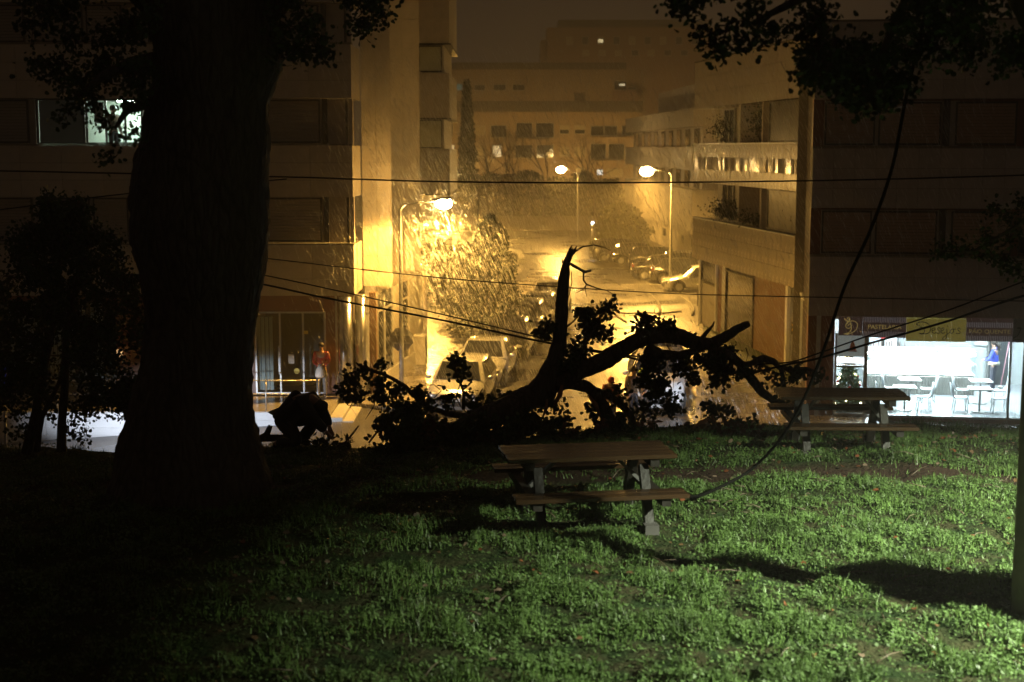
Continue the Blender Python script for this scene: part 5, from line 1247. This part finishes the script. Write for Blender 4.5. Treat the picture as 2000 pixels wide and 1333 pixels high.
for i, (px, Y_, h, w) in enumerate([(905, 150, 5, 4.5), (960, 152, 5, 5), (1030, 155, 5.2, 5), (1090, 150, 4.6, 4), (1140, 158, 5, 4), (1190, 150, 4.4, 4)]):
    leafy('dense_tree', ['bushy tree below the cypress at the far car park edge', 'bushy tree right of the cypress behind the low wall', 'broad bushy tree in the middle behind the low wall', 'bushy tree straight behind the smallest lamp', 'bushy tree behind the white bollard lamp', 'bushy tree behind the yellow-lit shrub'][i], 'tree', (P(px, 400, Y_).x, Y_, GZ), h, lambda v, w=w: w * .62 * math.sqrt(max(0, 1 - (v * .98) ** 2)) + .1, 2200, .34, 60 + i, group='trees behind the low wall')
def bare_tree(px, Y_, h, label, seed):
    rs = np.random.RandomState(seed); t = thing('bare_tree', label, 'tree', (P(px, 400, Y_).x, Y_, GZ), 0, 'bare winter trees before the apartment row'); b = MB()
    def grow(p, d, l, r, k):
        e = p + d * l; b.tube([p, (p + e) / 2 + Vector(rs.normal(size=3)) * l * .04, e], [r, r * .85, r * .7], 5, cap=False)
        if k == 0: return
        for q in range(3 if k > 2 else 2): grow(e, (d + Vector(rs.normal(size=3)) * .42 + Vector((0, 0, .12))).normalized(), l * .74, r * .6, k - 1)
    grow(Vector((0, 0, 0)), Vector((0, 0, 1)), h * .27, .16, 5)
    b.build('trunk', M_barkt, t)
for i, (px, lab) in enumerate([(1000, 'bare winter tree before the lit window of the far row'), (1062, 'bare winter tree before the gridded windows of the far row'), (1160, 'bare winter tree between the two smaller lamp heads'), (950, 'bare winter tree just right of the cypress')]): bare_tree(px, 142 + i * 2, 12, lab, 70 + i)

# ================================================================== THE BROKEN LIMB
FY = 21.2
ft = thing('fallen_limb', 'huge broken oak limb lying over the park edge, one stump pointing up', 'fallen tree', (P(1050, 800, FY).x, FY, pz(.4, FY)))
def limb(name, pts, jit=.22, n=14, seed=0, ytw=0.0, sub=5):
    # pts: (px,py,r_px[,dY])
    W_ = []; Rr = []
    for i in range(len(pts) - 1):
        for k in range(sub):
            t = k / sub
            p = [(1 - t) * pts[i][q] + t * pts[i + 1][q] for q in range(3)]; dy = (1 - t) * (pts[i][3] if len(pts[i]) > 3 else 0) + t * (pts[i + 1][3] if len(pts[i + 1]) > 3 else 0)
            w = P(p[0], p[1], FY + dy); w += Vector((noise.noise(w * 1.7 + Vector((seed, 0, 0))), 0, noise.noise(w * 1.7 + Vector((0, seed, 5))))) * .035 * min(1, p[2] / 12)
            W_.append(w); Rr.append(p[2] * (FY + dy) / FOC)
    p = pts[-1]; W_.append(P(p[0], p[1], FY + (p[3] if len(p) > 3 else 0))); Rr.append(p[2] * FY / FOC)
    return MB().tube(W_, Rr, n, jit=jit, seed=seed).build(name, M_bark, ft, world=True)
limb('trunk', [(860, 850, 18, -.8), (900, 835, 20, -.6), (960, 812, 23, -.4), (1010, 792, 25, -.2), (1040, 772, 26, 0), (1066, 750, 26, 0), (1072, 735, 22, 0)])
limb('upright_limb', [(1052, 790, 22, .1), (1066, 750, 22), (1078, 712, 18), (1093, 672, 15), (1096, 630, 13), (1094, 590, 12), (1100, 550, 10.5), (1106, 520, 8.5), (1114, 498, 6.5), (1119, 488, 5)], .3, seed=1)
for q in ([(1114, 500, 4), (1113, 488, 2.5), (1118, 479, .8)], [(1120, 496, 4), (1124, 486, 2.2), (1127, 480, .6)], [(1104, 516, 4), (1099, 512, 2), (1099, 506, .6)], [(1118, 498, 3.5), (1119, 484, 1.2)]): limb('splinter', q, .2, 6)
limb('main_limb', [(1062, 752, 22), (1095, 745, 21), (1130, 729, 20), (1165, 712, 18.5), (1200, 692, 18), (1232, 676, 17), (1262, 660, 16.5), (1300, 655, 16), (1335, 659, 14.5), (1362, 669, 14), (1390, 672, 12.5), (1415, 660, 10.5), (1438, 645, 8.5), (1456, 635, 7.5), (1464, 632, 5.5)], .26, 16, 2)
limb('side_limb', [(1366, 668, 6), (1378, 652, 4.5), (1392, 636, 2.5), (1395, 628, 1)], .2, 7, 3)
limb('side_limb', [(1262, 676, 12), (1290, 692, 10), (1325, 694, 9), (1350, 686, 7.5), (1375, 680, 7)], .25, 10, 4)
limb('side_limb', [(1385, 680, 10), (1420, 692, 9.5), (1450, 715, 9), (1470, 740, 9), (1490, 768, 8.5), (1515, 786, 7.5), (1548, 796, 6)], .25, 10, 5)
limb('side_limb', [(1440, 712, 6), (1465, 712, 7), (1490, 700, 7), (1510, 706, 5.5), (1526, 722, 5), (1532, 750, 4), (1536, 775, 3)], .25, 8, 6)
limb('side_limb', [(1518, 716, 5), (1545, 723, 5.5), (1575, 720, 4), (1594, 728, 3), (1600, 745, 1.5)], .3, 8, 7)
limb('lower_limb', [(1085, 745, 15), (1115, 748, 13.5), (1150, 758, 12), (1168, 775, 12), (1180, 800, 12.5), (1190, 835, 14)], .25, 12, 8)
limb('lower_limb', [(1160, 762, 8), (1190, 772, 8), (1212, 788, 7), (1232, 812, 6.5), (1240, 835, 6)], .25, 10, 9)
limb('left_branch', [(935, 820, 8, -.3), (900, 812, 7, -.2), (865, 806, 6), (838, 797, 5.5), (812, 776, 5), (790, 755, 4.5), (768, 741, 4), (745, 730, 3.5), (720, 722, 3), (700, 713, 2.5), (695, 708, 1.2)], .2, 8, 10)
limb('twig', [(905, 800, 4), (906, 775, 3), (903, 755, 2.5), (894, 740, 2), (890, 715, 1.5), (892, 700, .8)], .1, 6, 11)
limb('twig', [(905, 762, 2), (918, 750, 1.8), (925, 735, 1)], .1, 5, 11)
limb('twig', [(1112, 512, 2.5), (1120, 494, 2), (1138, 482, 1.8), (1160, 479, 1.5), (1180, 483, 1.2), (1192, 490, .8)], .1, 5, 12)
limb('twig', [(1112, 515, 3.5), (1128, 524, 3.2), (1142, 532, 3.2), (1155, 529, 2.4)], .2, 6, 13)
limb('twig', [(1140, 532, 2.2), (1140, 548, 1.8), (1146, 556, 1.8), (1165, 563, 1.4), (1185, 568, 1.0), (1200, 576, .6)], .1, 5, 14)
limb('twig', [(1146, 556, 1.4), (1138, 566, 1), (1124, 573, .6)], .1, 5, 15); limb('twig', [(1144, 558, 1), (1144, 570, .8), (1146, 580, .5)], .1, 5, 15)
limb('twig', [(1116, 530, 1.2), (1117, 552, 1), (1112, 575, 1), (1105, 598, .6)], .1, 5, 16)
limb('twig', [(1105, 640, 2.2), (1120, 628, 2), (1135, 610, 1.6), (1160, 600, 1.2)], .1, 5, 17); limb('twig', [(1098, 735, 2), (1130, 700, 2), (1150, 660, 1.8), (1175, 620, 1.4), (1190, 600, 1)], .1, 5, 18)
limb('twig', [(1258, 650, 2.5), (1262, 632, 2), (1256, 618, 1.2)], .1, 5, 19); limb('twig', [(1262, 640, 1.5), (1280, 632, 1.2), (1310, 632, .8)], .1, 5, 19); limb('twig', [(1085, 640, 1.5), (1070, 648, 1.2), (1050, 640, .8)], .1, 5, 20)
limb('twig', [(1240, 660, .8), (1232, 672, .7), (1226, 690, .5)], .1, 5); limb('twig', [(830, 795, 1.8), (845, 780, 1.2), (862, 764, 1), (848, 752, .9), (825, 753, .8), (800, 755, .6)], .1, 5, 21)
limb('twig', [(1245, 822, 3), (1262, 800, 2), (1290, 772, 1.5), (1312, 762, .8)], .1, 5, 22); limb('twig', [(720, 865, 2, -.4), (745, 832, 2, -.3), (770, 805, 1.5, -.2), (780, 790, 1)], .1, 5, 23)
limb('twig', [(668, 872, 2.5, -.8), (690, 845, 2, -.7), (700, 832, 1.4, -.6)], .1, 5, 24)
torn = mat('torn_pale_wood', (.26, .12, .06), .6, 0, .3, 9, .4, 30)
for (a_, b_, r_) in (((1098, 752), (1082, 792), 4.5), ((1148, 772), (1172, 812), 5.5), ((1068, 780), (1060, 815), 4)):
    o_ = MB().tube([P(a_[0], a_[1], FY - .17), P((a_[0] + b_[0]) / 2 + 3, (a_[1] + b_[1]) / 2, FY - .20), P(b_[0], b_[1], FY - .17)], [r_ * .5 * FY / FOC, r_ * FY / FOC, r_ * .4 * FY / FOC], 8, jit=.5).build('torn_bark', torn, ft, world=True)
rsT = np.random.RandomState(9)
for k in range(46):
    sx = rsT.uniform(1240, 1480) if k < 26 else rsT.uniform(700, 960); sy = (690 + rsT.uniform(-20, 20)) if k < 26 else (770 + rsT.uniform(-20, 30))
    ex = sx + rsT.uniform(-30, 30); ey = sy + rsT.uniform(-10, 60)
    limb('twig', [(sx, sy, 1.4), ((sx + ex) / 2 + rsT.uniform(-6, 6), (sy + ey) / 2, 1.1), (ex, ey, .5)], .1, 4, k, sub=2)
rsL = np.random.RandomState(77)
CL = [(1160, 640, 34, 30, 210), (1150, 612, 26, 14, 80), (1188, 604, 14, 16, 70), (1128, 690, 20, 30, 150), (1110, 715, 16, 18, 60), (1068, 640, 18, 14, 60), (1060, 655, 14, 8, 30), (1272, 638, 26, 16, 120), (1258, 622, 10, 8, 30), (1300, 635, 16, 8, 40), (1243, 640, 8, 6, 12),
      (1272, 715, 22, 30, 160), (1262, 745, 18, 14, 70), (1285, 750, 26, 14, 90), (1330, 712, 30, 14, 90), (1350, 735, 22, 12, 60), (1385, 705, 30, 22, 150), (1415, 720, 28, 16, 120), (1430, 690, 20, 14, 60), (1455, 725, 16, 14, 50), (1400, 740, 20, 12, 60), (1345, 665, 12, 10, 30), (1480, 715, 10, 12, 24),
      (1290, 770, 34, 14, 90), (1310, 795, 30, 16, 90), (1260, 800, 26, 16, 70), (892, 702, 14, 14, 60), (906, 732, 10, 9, 26), (888, 740, 8, 6, 12), (915, 770, 12, 8, 20), (688, 745, 20, 16, 60), (676, 765, 14, 16, 50), (700, 775, 12, 12, 30), (702, 725, 12, 9, 26), (735, 745, 14, 10, 36), (742, 765, 16, 16, 70), (747, 712, 8, 10, 26),
      (775, 765, 18, 12, 50), (820, 768, 14, 10, 50), (765, 785, 12, 10, 30), (785, 800, 24, 16, 100), (830, 790, 20, 14, 60), (760, 810, 14, 10, 30), (1165, 800, 14, 20, 60), (1178, 830, 16, 16, 50), (1085, 790, 16, 14, 40), (1100, 820, 18, 20, 60), (1210, 760, 10, 12, 24), (1215, 790, 12, 10, 24), (1395, 800, 30, 16, 60), (1440, 825, 34, 10, 60), (1420, 800, 14, 10, 20), (1510, 735, 14, 10, 24), (1560, 732, 22, 8, 60), (1530, 745, 12, 12, 30), (1540, 775, 20, 14, 50), (1595, 735, 8, 8, 16), (875, 780, 20, 12, 50), (985, 775, 14, 10, 30), (960, 790, 22, 12, 50), (930, 795, 20, 10, 40)]
def cluster_leaves(lst, Yc, dY, sz, rs, mbt):
    pos = []
    for (px, py, rx, ry, n) in lst:
        n = int(n * 1.8)
        s = Yc / FOC; ctr = P(px, py, Yc + rs.uniform(-dY, dY)); nb = max(2, n // 11); o = ctr - Vector((rx * s * rs.uniform(-.5, .5), 0, ry * s * rs.uniform(-.6, .6)))
        for k in range(nb):
            q = rs.normal(size=3); q /= np.linalg.norm(q); q *= rs.rand() ** .5
            e = ctr + Vector((q[0] * rx * s, q[1] * rx * s * .7, q[2] * ry * s)); mbt.tube([o, o.lerp(e, .5) + Vector(rs.normal(size=3)) * .02, e], [.007, .005, .003], 4, cap=False)
            for j in range(max(1, int(n / nb))): pos.append(tuple(e + Vector(rs.normal(size=3)) * sz * .48))
    return np.array(pos)
tw = MB(); pos = cluster_leaves(CL, FY, .25, .105, rsL, tw)
tag(np_mesh('leaves', leaf_polys(pos, .078, OAK, .15, rsL), 16, M_oak, ft, world=True))
# heap of leafy branches on the ground
PIL = []
for k in range(150):
    x = rsL.uniform(745, 1310); top = 805 if x < 1100 else 828; top += 14 * math.sin(x * .03)
    if 1110 < x < 1200: top = 845
    PIL.append((x, rsL.uniform(top + 10, 895), 26, 14, 46))
p2 = cluster_leaves(PIL, FY - .9, .9, .10, rsL, tw)
tag(np_mesh('leaf_heap', leaf_polys(p2, .080, OAK, .1, rsL), 16, M_oak, ft, world=True))
p3_ = cluster_leaves([(rsL.uniform(760, 1480), rsL.uniform(830, 880), 20, 8, 14) for k in range(40)], FY - .8, .8, .1, rsL, tw)
tag(np_mesh('brown_leaves', leaf_polys(p3_, .10, OAK, .1, rsL), 16, M_oakr, ft, world=True))
tw.build('twigs', M_barkt, ft, world=True)
sp_ = thing('broken_log', 'pale torn piece of split wood lying where the pavement meets the lawn', 'log', tuple(P(1372, 835, 20.6)))
MB().tube([(-.12, 0, -.06), (0, 0, .05), (.13, .05, .12)], [.05, .07, .03], 8, jit=.5).build('wood', mat('torn_wood', (.42, .22, .10), .6, 0, .2, 8), sp_)
lg = thing('broken_branch', 'short sawn branch with a forked twig beside the crouching person', 'log', tuple(P(520, 850, 20.8)))
MB().tube([(-.15, 0, -.1), (0, 0, 0), (.06, 0, .14)], [.05, .05, .035], 8, jit=.3).tube([(-.1, 0, -.05), (.35, .1, -.06), (.6, .1, .0)], [.05, .05, .04], 8, jit=.3).build('wood', M_bark, lg)

# ================================================================== PICNIC TABLES
M_wood = mat('wet_brown_plank', (.05, .028, .014), .2, 0, .3, 3, .25, 14, stretch=(.25, 3, 3), coat=.25); M_leg = mat('weathered_leg', (.025, .021, .017), .5, 0, .25, 5, .3, 20); M_brace = mat('pale_brace', (.16, .155, .15), .4, 0, .15, 6); M_conc = mat('concrete_foot', (.08, .075, .07), .8, 0, .15, 6)
def picnic(label, loc, rz, L, D=.72):
    t = thing('picnic_table', label, 'picnic table', loc, rz, 'wooden picnic tables on the park lawn')
    n = 5; w = D / n
    for k in range(n): 
        o = MB().box(-L / 2, L / 2, -w / 2 + .004, w / 2 - .004, 0, .042).build('top_plank', M_wood, t, bevel=.004); o.location = (rnd.uniform(-.006, .006), -D / 2 + (k + .5) * w, .715 + rnd.uniform(-.002, .002))
    for s in (-1, 1):
        for k in range(2):
            o = MB().box(-L / 2, L / 2, -.065, .065, 0, .042).build('bench_plank', M_wood, t, bevel=.004); o.location = (rnd.uniform(-.006, .006), s * (.62 + k * .14), .42 + rnd.uniform(-.002, .002))
    for e in (-1, 1):
        x = e * (L / 2 - .22)
        MB().box(x - .045, x + .045, -.78, .78, .335, .417).build('bench_bearer', M_leg, t)
        MB().box(x - .045, x + .045, -D / 2 + .04, D / 2 - .04, .63, .712).build('top_bearer', M_leg, t)
        for s in (-1, 1):
            MB().bar((x - e * .095, s * .20, .63), (x - e * .095, s * .52, -.02), .09, .09).build('leg', M_leg, t)
            MB().box(x - e * .095 - .07, x - e * .095 + .07, s * .54 - .07, s * .54 + .07, -.06, .10).build('foot', M_conc, t)
        MB().bar((x - e * .05, 0, .40), (e * .28, 0, .70), .06, .035).build('brace', M_brace, t)
    return t
picnic('nearer picnic table with golden wet planks before the leaf heap', (.76, 14.25, -.01), R(9), 1.72)
picnic('picnic table against the bright cafe window', (4.22, 18.0, -.06), R(-2), 1.62)

# ================================================================== CABLES
M_cab = mat('black_cable', (.008, .008, .007), .9, 0, 0, spec=.05)
def cable(label, pts, r, name='overhead_cable', cat='cable'):
    Pp = [P(*p) for p in pts]; out = []
    for i in range(len(Pp) - 1):
        a = Pp[max(i - 1, 0)]; b = Pp[i]; c = Pp[i + 1]; d = Pp[min(i + 2, len(Pp) - 1)]
        for k in range(10):
            t = k / 10; out.append(.5 * ((2 * b) + (c - a) * t + (2 * a - 5 * b + 4 * c - d) * t * t + (3 * b - a - 3 * c + d) * t ** 3))
    out.append(Pp[-1])
    o = MB().tube(out, r, 7).build(name, M_cab); tag(o, label, cat)
cable('level overhead cable crossing the whole street at lamp height', [(-200, 330, 29), (520, 345, 28), (860, 355, 28), (1240, 357, 28), (1700, 351, 28), (2200, 336, 28)], .016)
cable('overhead cable rising behind the left side of the big trunk', [(-200, 432, 27), (0, 410, 27), (130, 393, 27), (255, 378, 27), (560, 350, 27.6)], .012)
cable('upper slack cable falling to the right onto the broken limb', [(380, 518, 26), (500, 535, 25.5), (690, 575, 25), (900, 623, 24), (1075, 665, 23), (1165, 688, 22.5), (1290, 700, 22)], .011)
cable('lower doubled slack cable falling to the right onto the broken limb', [(380, 535, 26), (500, 553, 25.5), (640, 583, 25), (870, 627, 24), (1060, 668, 23), (1200, 692, 22.4), (1290, 715, 22)], .017)
cable('thin faint cable between the trunk and the right block', [(380, 490, 30), (520, 505, 30), (800, 537, 30), (1010, 555, 30), (1300, 573, 30), (1600, 581, 30), (2200, 592, 30)], .011)
cable('upper of two cables sagging from the right edge onto the limb', [(2200, 480, 20), (2000, 550, 20), (1850, 607, 20.3), (1700, 655, 20.6), (1600, 690, 21), (1540, 708, 21.2), (1460, 712, 21.3)], .011)
cable('lower thicker cable sagging from the right edge onto the limb', [(2200, 530, 19.6), (2000, 578, 19.8), (1850, 628, 20), (1720, 665, 20.4), (1600, 700, 20.8), (1540, 712, 21), (1465, 730, 21.2)], .017)
cable('thick torn cable hanging from the upper right down to the lawn', [(1860, -300, 13.2), (1812, 0, 13.4), (1770, 190, 13.6), (1742, 330, 13.8), (1700, 450, 14), (1650, 560, 14.2), (1610, 680, 14.4), (1572, 775, 14.6), (1530, 850, 14.9), (1470, 915, 15.2), (1410, 950, 14.9), (1360, 970, 14.8), (1310, 968, 14.9), (1280, 962, 15.1)], .017)

# ================================================================== PEOPLE
def skin_mesh(name, pts, edges, rad, m, parent, root=0, sub=2):
    me = bpy.data.meshes.new(name); me.from_pydata([tuple(p) for p in pts], edges, []); o = bpy.data.objects.new(name, me); COL.objects.link(o)
    s = o.modifiers.new('s', 'SKIN'); s.use_smooth_shade = True
    sv = me.skin_vertices[0].data
    for i, r in enumerate(rad): sv[i].radius = (r, r) if not hasattr(r, '__len__') else r; sv[i].use_root = (i == root)
    u = o.modifiers.new('u', 'SUBSURF'); u.levels = sub; u.render_levels = sub
    dg = bpy.context.evaluated_depsgraph_get(); me2 = bpy.data.meshes.new_from_object(o.evaluated_get(dg)); bpy.data.objects.remove(o)
    me2.name = name; me2.materials.clear(); me2.materials.append(m); me2.polygons.foreach_set('use_smooth', [True] * len(me2.polygons))
    q = bpy.data.objects.new(name, me2); COL.objects.link(q); q.parent = parent; return q
M_skin = mat('skin', (.42, .25, .17), .5, 0, .05); M_hair = mat('dark_hair', (.03, .02, .014), .5, 0, .1)
def person(label, loc, rz, J, top_m, leg_m, shoe_m=None, group=None, hair=1.0, hat=None, bulk=1.0):
    """J: joint dict in the figure's frame (facing +x)"""
    t = thing('person', label, 'person', loc, rz, group)
    j = {k: Vector(v) for k, v in J.items()}
    names = ['pelvis', 'waist', 'chest', 'neck', 'head', 'crown_']; hd = (j['head'] - j['neck']).normalized(); j['crown_'] = j['head'] + hd * .085
    rad = [(.13, .11), (.12, .10), (.15, .11), .055, .085, .065]
    pts = [j[n_] for n_ in names]; ed = [(i, i + 1) for i in range(5)]
    def add(p, r, par): pts.append(Vector(p)); rad.append(r); ed.append((par, len(pts) - 1)); return len(pts) - 1
    face = j.get('face', Vector((1, 0, 0))).normalized()
    add(j['head'] + face * .095 + hd * .005, .016, 4)   # nose
    for s in 'LR':
        k = add(j['sh' + s], .058, 2); k = add(j['el' + s], .043, k); k = add(j['wr' + s], .030, k)
        d = (j['wr' + s] - j['el' + s]).normalized(); k = add(j['wr' + s] + d * .06, .034, k); side = d.cross(Vector((0, 0, 1)) if abs(d.z) < .9 else Vector((0, 1, 0))).normalized()
        pb = j['wr' + s] + d * .06
        for q in range(4): add(pb + d * (.085 + .012 * (1.5 - abs(q - 1.6))) + side * (q - 1.5) * .022 + Vector((0, 0, -.01)), .0085, k)
        add(pb + d * .02 + side * .06, .010, k)
        k = add(j['hp' + s], .082, 0); k = add(j['kn' + s], .058, k); k = add(j['an' + s], .040, k); add(j['toe' + s], .034, k)
    skin_mesh('body', pts, ed, rad, M_skin, t)
    # jacket / shirt
    pts = [j['pelvis'] + (j['waist'] - j['pelvis']) * .2, j['waist'], j['chest'], j['chest'].lerp(j['neck'], .7)]; rad = [(.165, .135), (.15, .125), (.185, .135), .075]; ed = [(0, 1), (1, 2), (2, 3)]
    for s in 'LR': k = add(j['sh' + s], .078, 2); k = add(j['el' + s], .060, k); add(j['wr' + s], .046, k)
    rad = [tuple(q * bulk for q in r) if hasattr(r, '__len__') else r * bulk for r in rad]
    skin_mesh('jacket', pts, ed, rad, top_m, t, 1)
    pts = [j['pelvis'] + (j['waist'] - j['pelvis']) * .35, j['pelvis']]; rad = [(.14, .12), (.155, .13)]; ed = [(0, 1)]
    for s in 'LR': k = add(j['hp' + s], .10, 1); k = add(j['kn' + s], .075, k); add(j['an' + s], .058, k)
    rad = [tuple(q * bulk for q in r) if hasattr(r, '__len__') else r * bulk for r in rad]
    skin_mesh('trousers', pts, ed, rad, leg_m, t, 1)
    for s in 'LR': skin_mesh('shoe', [j['an' + s] - Vector((0, 0, .02)), j['toe' + s]], [(0, 1)], [.052, .045], shoe_m or M_dark, t)
    if hair:
        b = MB(); c = j['head'] + hd * .045 - face * .02; b.ball(c, .108, 14, 9, (1, .92, .95)); 
        if hair > 1: b.tube([c - face * .06, c - face * .13 - hd * .12, c - face * .12 - hd * .28], [.07, .05, .02], 8)
        b.build('hair' if not hat else 'cap', hat or M_hair, t)
    # eyes, ears
    e_ = MB()
    sd = hd.cross(face).normalized()
    for s in (-1, 1): e_.ball(j['head'] + face * .088 + sd * s * .032 + hd * .02, .011, 6, 4)
    e_.build('eyes', M_dark, t)
    return t
STAND = dict(pelvis=(0, 0, .93), waist=(0, 0, 1.08), chest=(0, 0, 1.30), neck=(0, 0, 1.46), head=(.02, 0, 1.58), shL=(0, .19, 1.38), elL=(-.02, .23, 1.10), wrL=(.10, .22, .88), shR=(0, -.19, 1.38), elR=(-.02, -.23, 1.10), wrR=(.10, -.22, .88),
             hpL=(0, .09, .88), knL=(.03, .10, .48), anL=(0, .11, .07), toeL=(.15, .12, .04), hpR=(0, -.09, .88), knR=(.03, -.10, .48), anR=(0, -.11, .07), toeR=(.15, -.12, .04))
def pose(**k): d = dict(STAND); d.update(k); return d
M_blackc = mat('black_coat', (.012, .012, .012), .6, 0, .15, 5, .2, 30); M_jeans = mat('dark_jeans', (.03, .035, .05), .7, 0, .1, 8)
CR = pose(pelvis=(-.20, 0, .44), waist=(-.12, 0, .60), chest=(.10, 0, .76), neck=(.27, 0, .76), head=(.36, 0, .66), face=(.75, 0, -.65), shL=(.16, .19, .74), elL=(.34, .20, .50), wrL=(.46, .10, .32), shR=(.16, -.19, .74), elR=(.36, -.22, .48), wrR=(.50, -.14, .30),
          hpL=(-.17, .10, .42), knL=(.24, .17, .40), anL=(-.02, .15, .08), toeL=(.14, .17, .04), hpR=(-.17, -.10, .42), knR=(.10, -.20, .12), anR=(-.28, -.16, .10), toeR=(-.30, -.16, .02))
cp = P(592, 858, 20.6)
person('black silhouetted person crouching over broken branches by the park edge', (cp.x - .08, 20.6, pz(cp.x, 20.6) + .0), R(-14), CR, M_blackc, M_blackc, bulk=1.5)
pr_ = thing('cut_branches', 'small pile of broken leafy twigs under the crouching person\'s hands', 'branches', (cp.x + .35, 20.5, pz(cp.x, 20.5)))
b = MB()
for k in range(12): a = rnd.uniform(0, 6.28); b.tube([(0, 0, .02), (.2 * math.cos(a), .15 * math.sin(a), .06), (.42 * math.cos(a), .3 * math.sin(a), rnd.uniform(.02, .25))], [.014, .01, .004], 5)
b.build('twigs', M_barkt, pr_); np_mesh('leaves', leaf_polys(RS.normal(size=(90, 3)) * np.array([.25, .2, .06]) + np.array([0, 0, .1]), .09, OAK, .1), 16, M_oak, pr_)
# red-jacketed person with a white bag in front of the shop door
rp1 = P(620, 785, 44.0)
person('person in a red jacket holding a white bag at the brown shop door', (-5.98, 44.15, -3.94), R(-95), pose(wrR=(.22, -.05, 1.02), elR=(.02, -.24, 1.08), wrL=(.22, .10, 1.05), elL=(.02, .24, 1.10)), mat('red_jacket', (.42, .025, .015), .6, 0, .1), mat('grey_trousers', (.16, .15, .14), .7, 0, .1))
bg_ = thing('carrier_bag', 'white plastic carrier bag held by the red-jacketed person', 'bag', (-5.99, 43.88, -3.30))
b = MB(); b.tube([(0, 0, 0), (0, 0, .06), (0, 0, .22), (0, 0, .34), (0, 0, .42)], [.10, .15, .13, .08, .03], 12, jit=.25); b.build('bag', mat('white_plastic_bag', (.78, .76, .7), .5, 0, .03), bg_)
# woman in blue inside the cafe
wp = cw(uC(1952, 5.0), 5.0)
person('woman with long dark hair in a blue shirt behind the cafe counter', wp, rzC + R(160), pose(elL=(.08, .26, 1.12), wrL=(.28, .12, 1.05), elR=(.08, -.26, 1.12), wrR=(.28, -.12, 1.05)), mat('blue_shirt', (.06, .10, .55), .6, 0, .05), mat('dark_trousers', (.02, .025, .04), .7), hair=1.5)
ap = thing('apron', 'pale apron band tied round the blue-shirted woman', 'apron', wp); MB().ring((0, 0, 0), 'y', .0, .0, .0, 3) ; b = MB(); b.tube([(0, 0, .90), (0, 0, 1.0)], [.19, .175], 14); b.build('band', mat('apron_cloth', (.5, .48, .38), .7), ap)
# silhouette at the lit upper window
person('person drinking, silhouetted in the lit upper window', (-12.52, 45.15, 3.42), R(-40), pose(elR=(.12, -.24, 1.28), wrR=(.22, -.10, 1.50)), mat('brown_top', (.10, .07, .05), .7), M_jeans)
# rescue workers by the white car
hv = mat('hi_vis_yellow', (.45, .62, .02), .6, 0, .05, emit=(.4, .6, .02), estr=.04)
g = G(1236, 828, GZ)
person('bareheaded rescue worker in a brown jacket left of the white car', (1236 / 1.0 * 0 + P(1236, 800, 41).x, 41, GZ), R(-60), pose(), mat('brown_jacket', (.12, .07, .03), .6, 0, .1), M_jeans, group=None)
person('bending rescue worker in a grey coat with a yellow hood beside the white car', (P(1262, 800, 41.6).x, 41.6, GZ), R(-120), pose(chest=(.14, 0, 1.22), neck=(.25, 0, 1.34), head=(.33, 0, 1.44), shL=(.15, .19, 1.28), shR=(.15, -.19, 1.28), elL=(.25, .24, 1.02), wrL=(.42, .18, .92), elR=(.25, -.24, 1.02), wrR=(.42, -.18, .92)), mat('grey_coat', (.28, .29, .30), .5, 0, .1), M_jeans, hat=hv)
person('worker in a red helmet, farthest from the white car', (P(1192, 800, 40.5).x, 40.5, GZ), R(-90), pose(pelvis=(0, 0, .83), waist=(0, 0, .98), chest=(.1, 0, 1.15), neck=(.18, 0, 1.28), head=(.24, 0, 1.38), shL=(.1, .19, 1.22), shR=(.1, -.19, 1.22), elL=(.2, .22, .98), elR=(.2, -.22, .98), wrL=(.36, .1, .85), wrR=(.36, -.1, .85), hpL=(0, .09, .8), hpR=(0, -.09, .8)), mat('dark_red_coat', (.25, .03, .02), .6), M_jeans, hat=mat('red_helmet', (.5, .02, .01), .3))

# ================================================================== RAIN
def rain():
    n = 46000; rs = np.random.RandomState(99)
    y = 36 + 27 * rs.rand(n); x = rs.uniform(-5, 13, n); z = rs.uniform(-4.1, 6.5, n)
    k = 10000; q = rs.normal(size=(k, 3)); x[:k] = -2.0 + q[:, 0] * 2.2; y[:k] = 45 + q[:, 1] * 2.5; z[:k] = np.clip(1.2 + q[:, 2] * 2.2, -4, 6)  # extra drops crowded round the near lamp to imitate its glow
    L_ = .20 + .20 * rs.rand(n); d = np.stack([.42 + .06 * rs.normal(size=n), 0 * x, -np.ones(n)], 1); d /= np.linalg.norm(d, axis=1)[:, None]
    c = np.stack([x, y, z], 1); r = .0022 + .0022 * rs.rand(n); r[:k] *= .72
    a = c - d * (L_ / 2)[:, None]; b = c + d * (L_ / 2)[:, None]
    s1 = np.array([[1, 0, 0], [-.5, .866, 0], [-.5, -.866, 0]])
    v = np.concatenate([a[:, None, :], (c[:, None, :] + s1[None] * r[:, None, None]), b[:, None, :]], 1)
    o = np_mesh('rain', v, 5, mat('rain_water', (.85, .87, .9), .15, 0, 0, spec=1.0), faces=[(0, 2, 1), (0, 3, 2), (0, 1, 3), (4, 1, 2), (4, 2, 3), (4, 3, 1)])
    tag(o, 'slanting rain falling in the lamp light over the street', 'rain', kind='stuff')
rain()
# ------------------------------------------------------------------ every root carries its labels; no stray empties
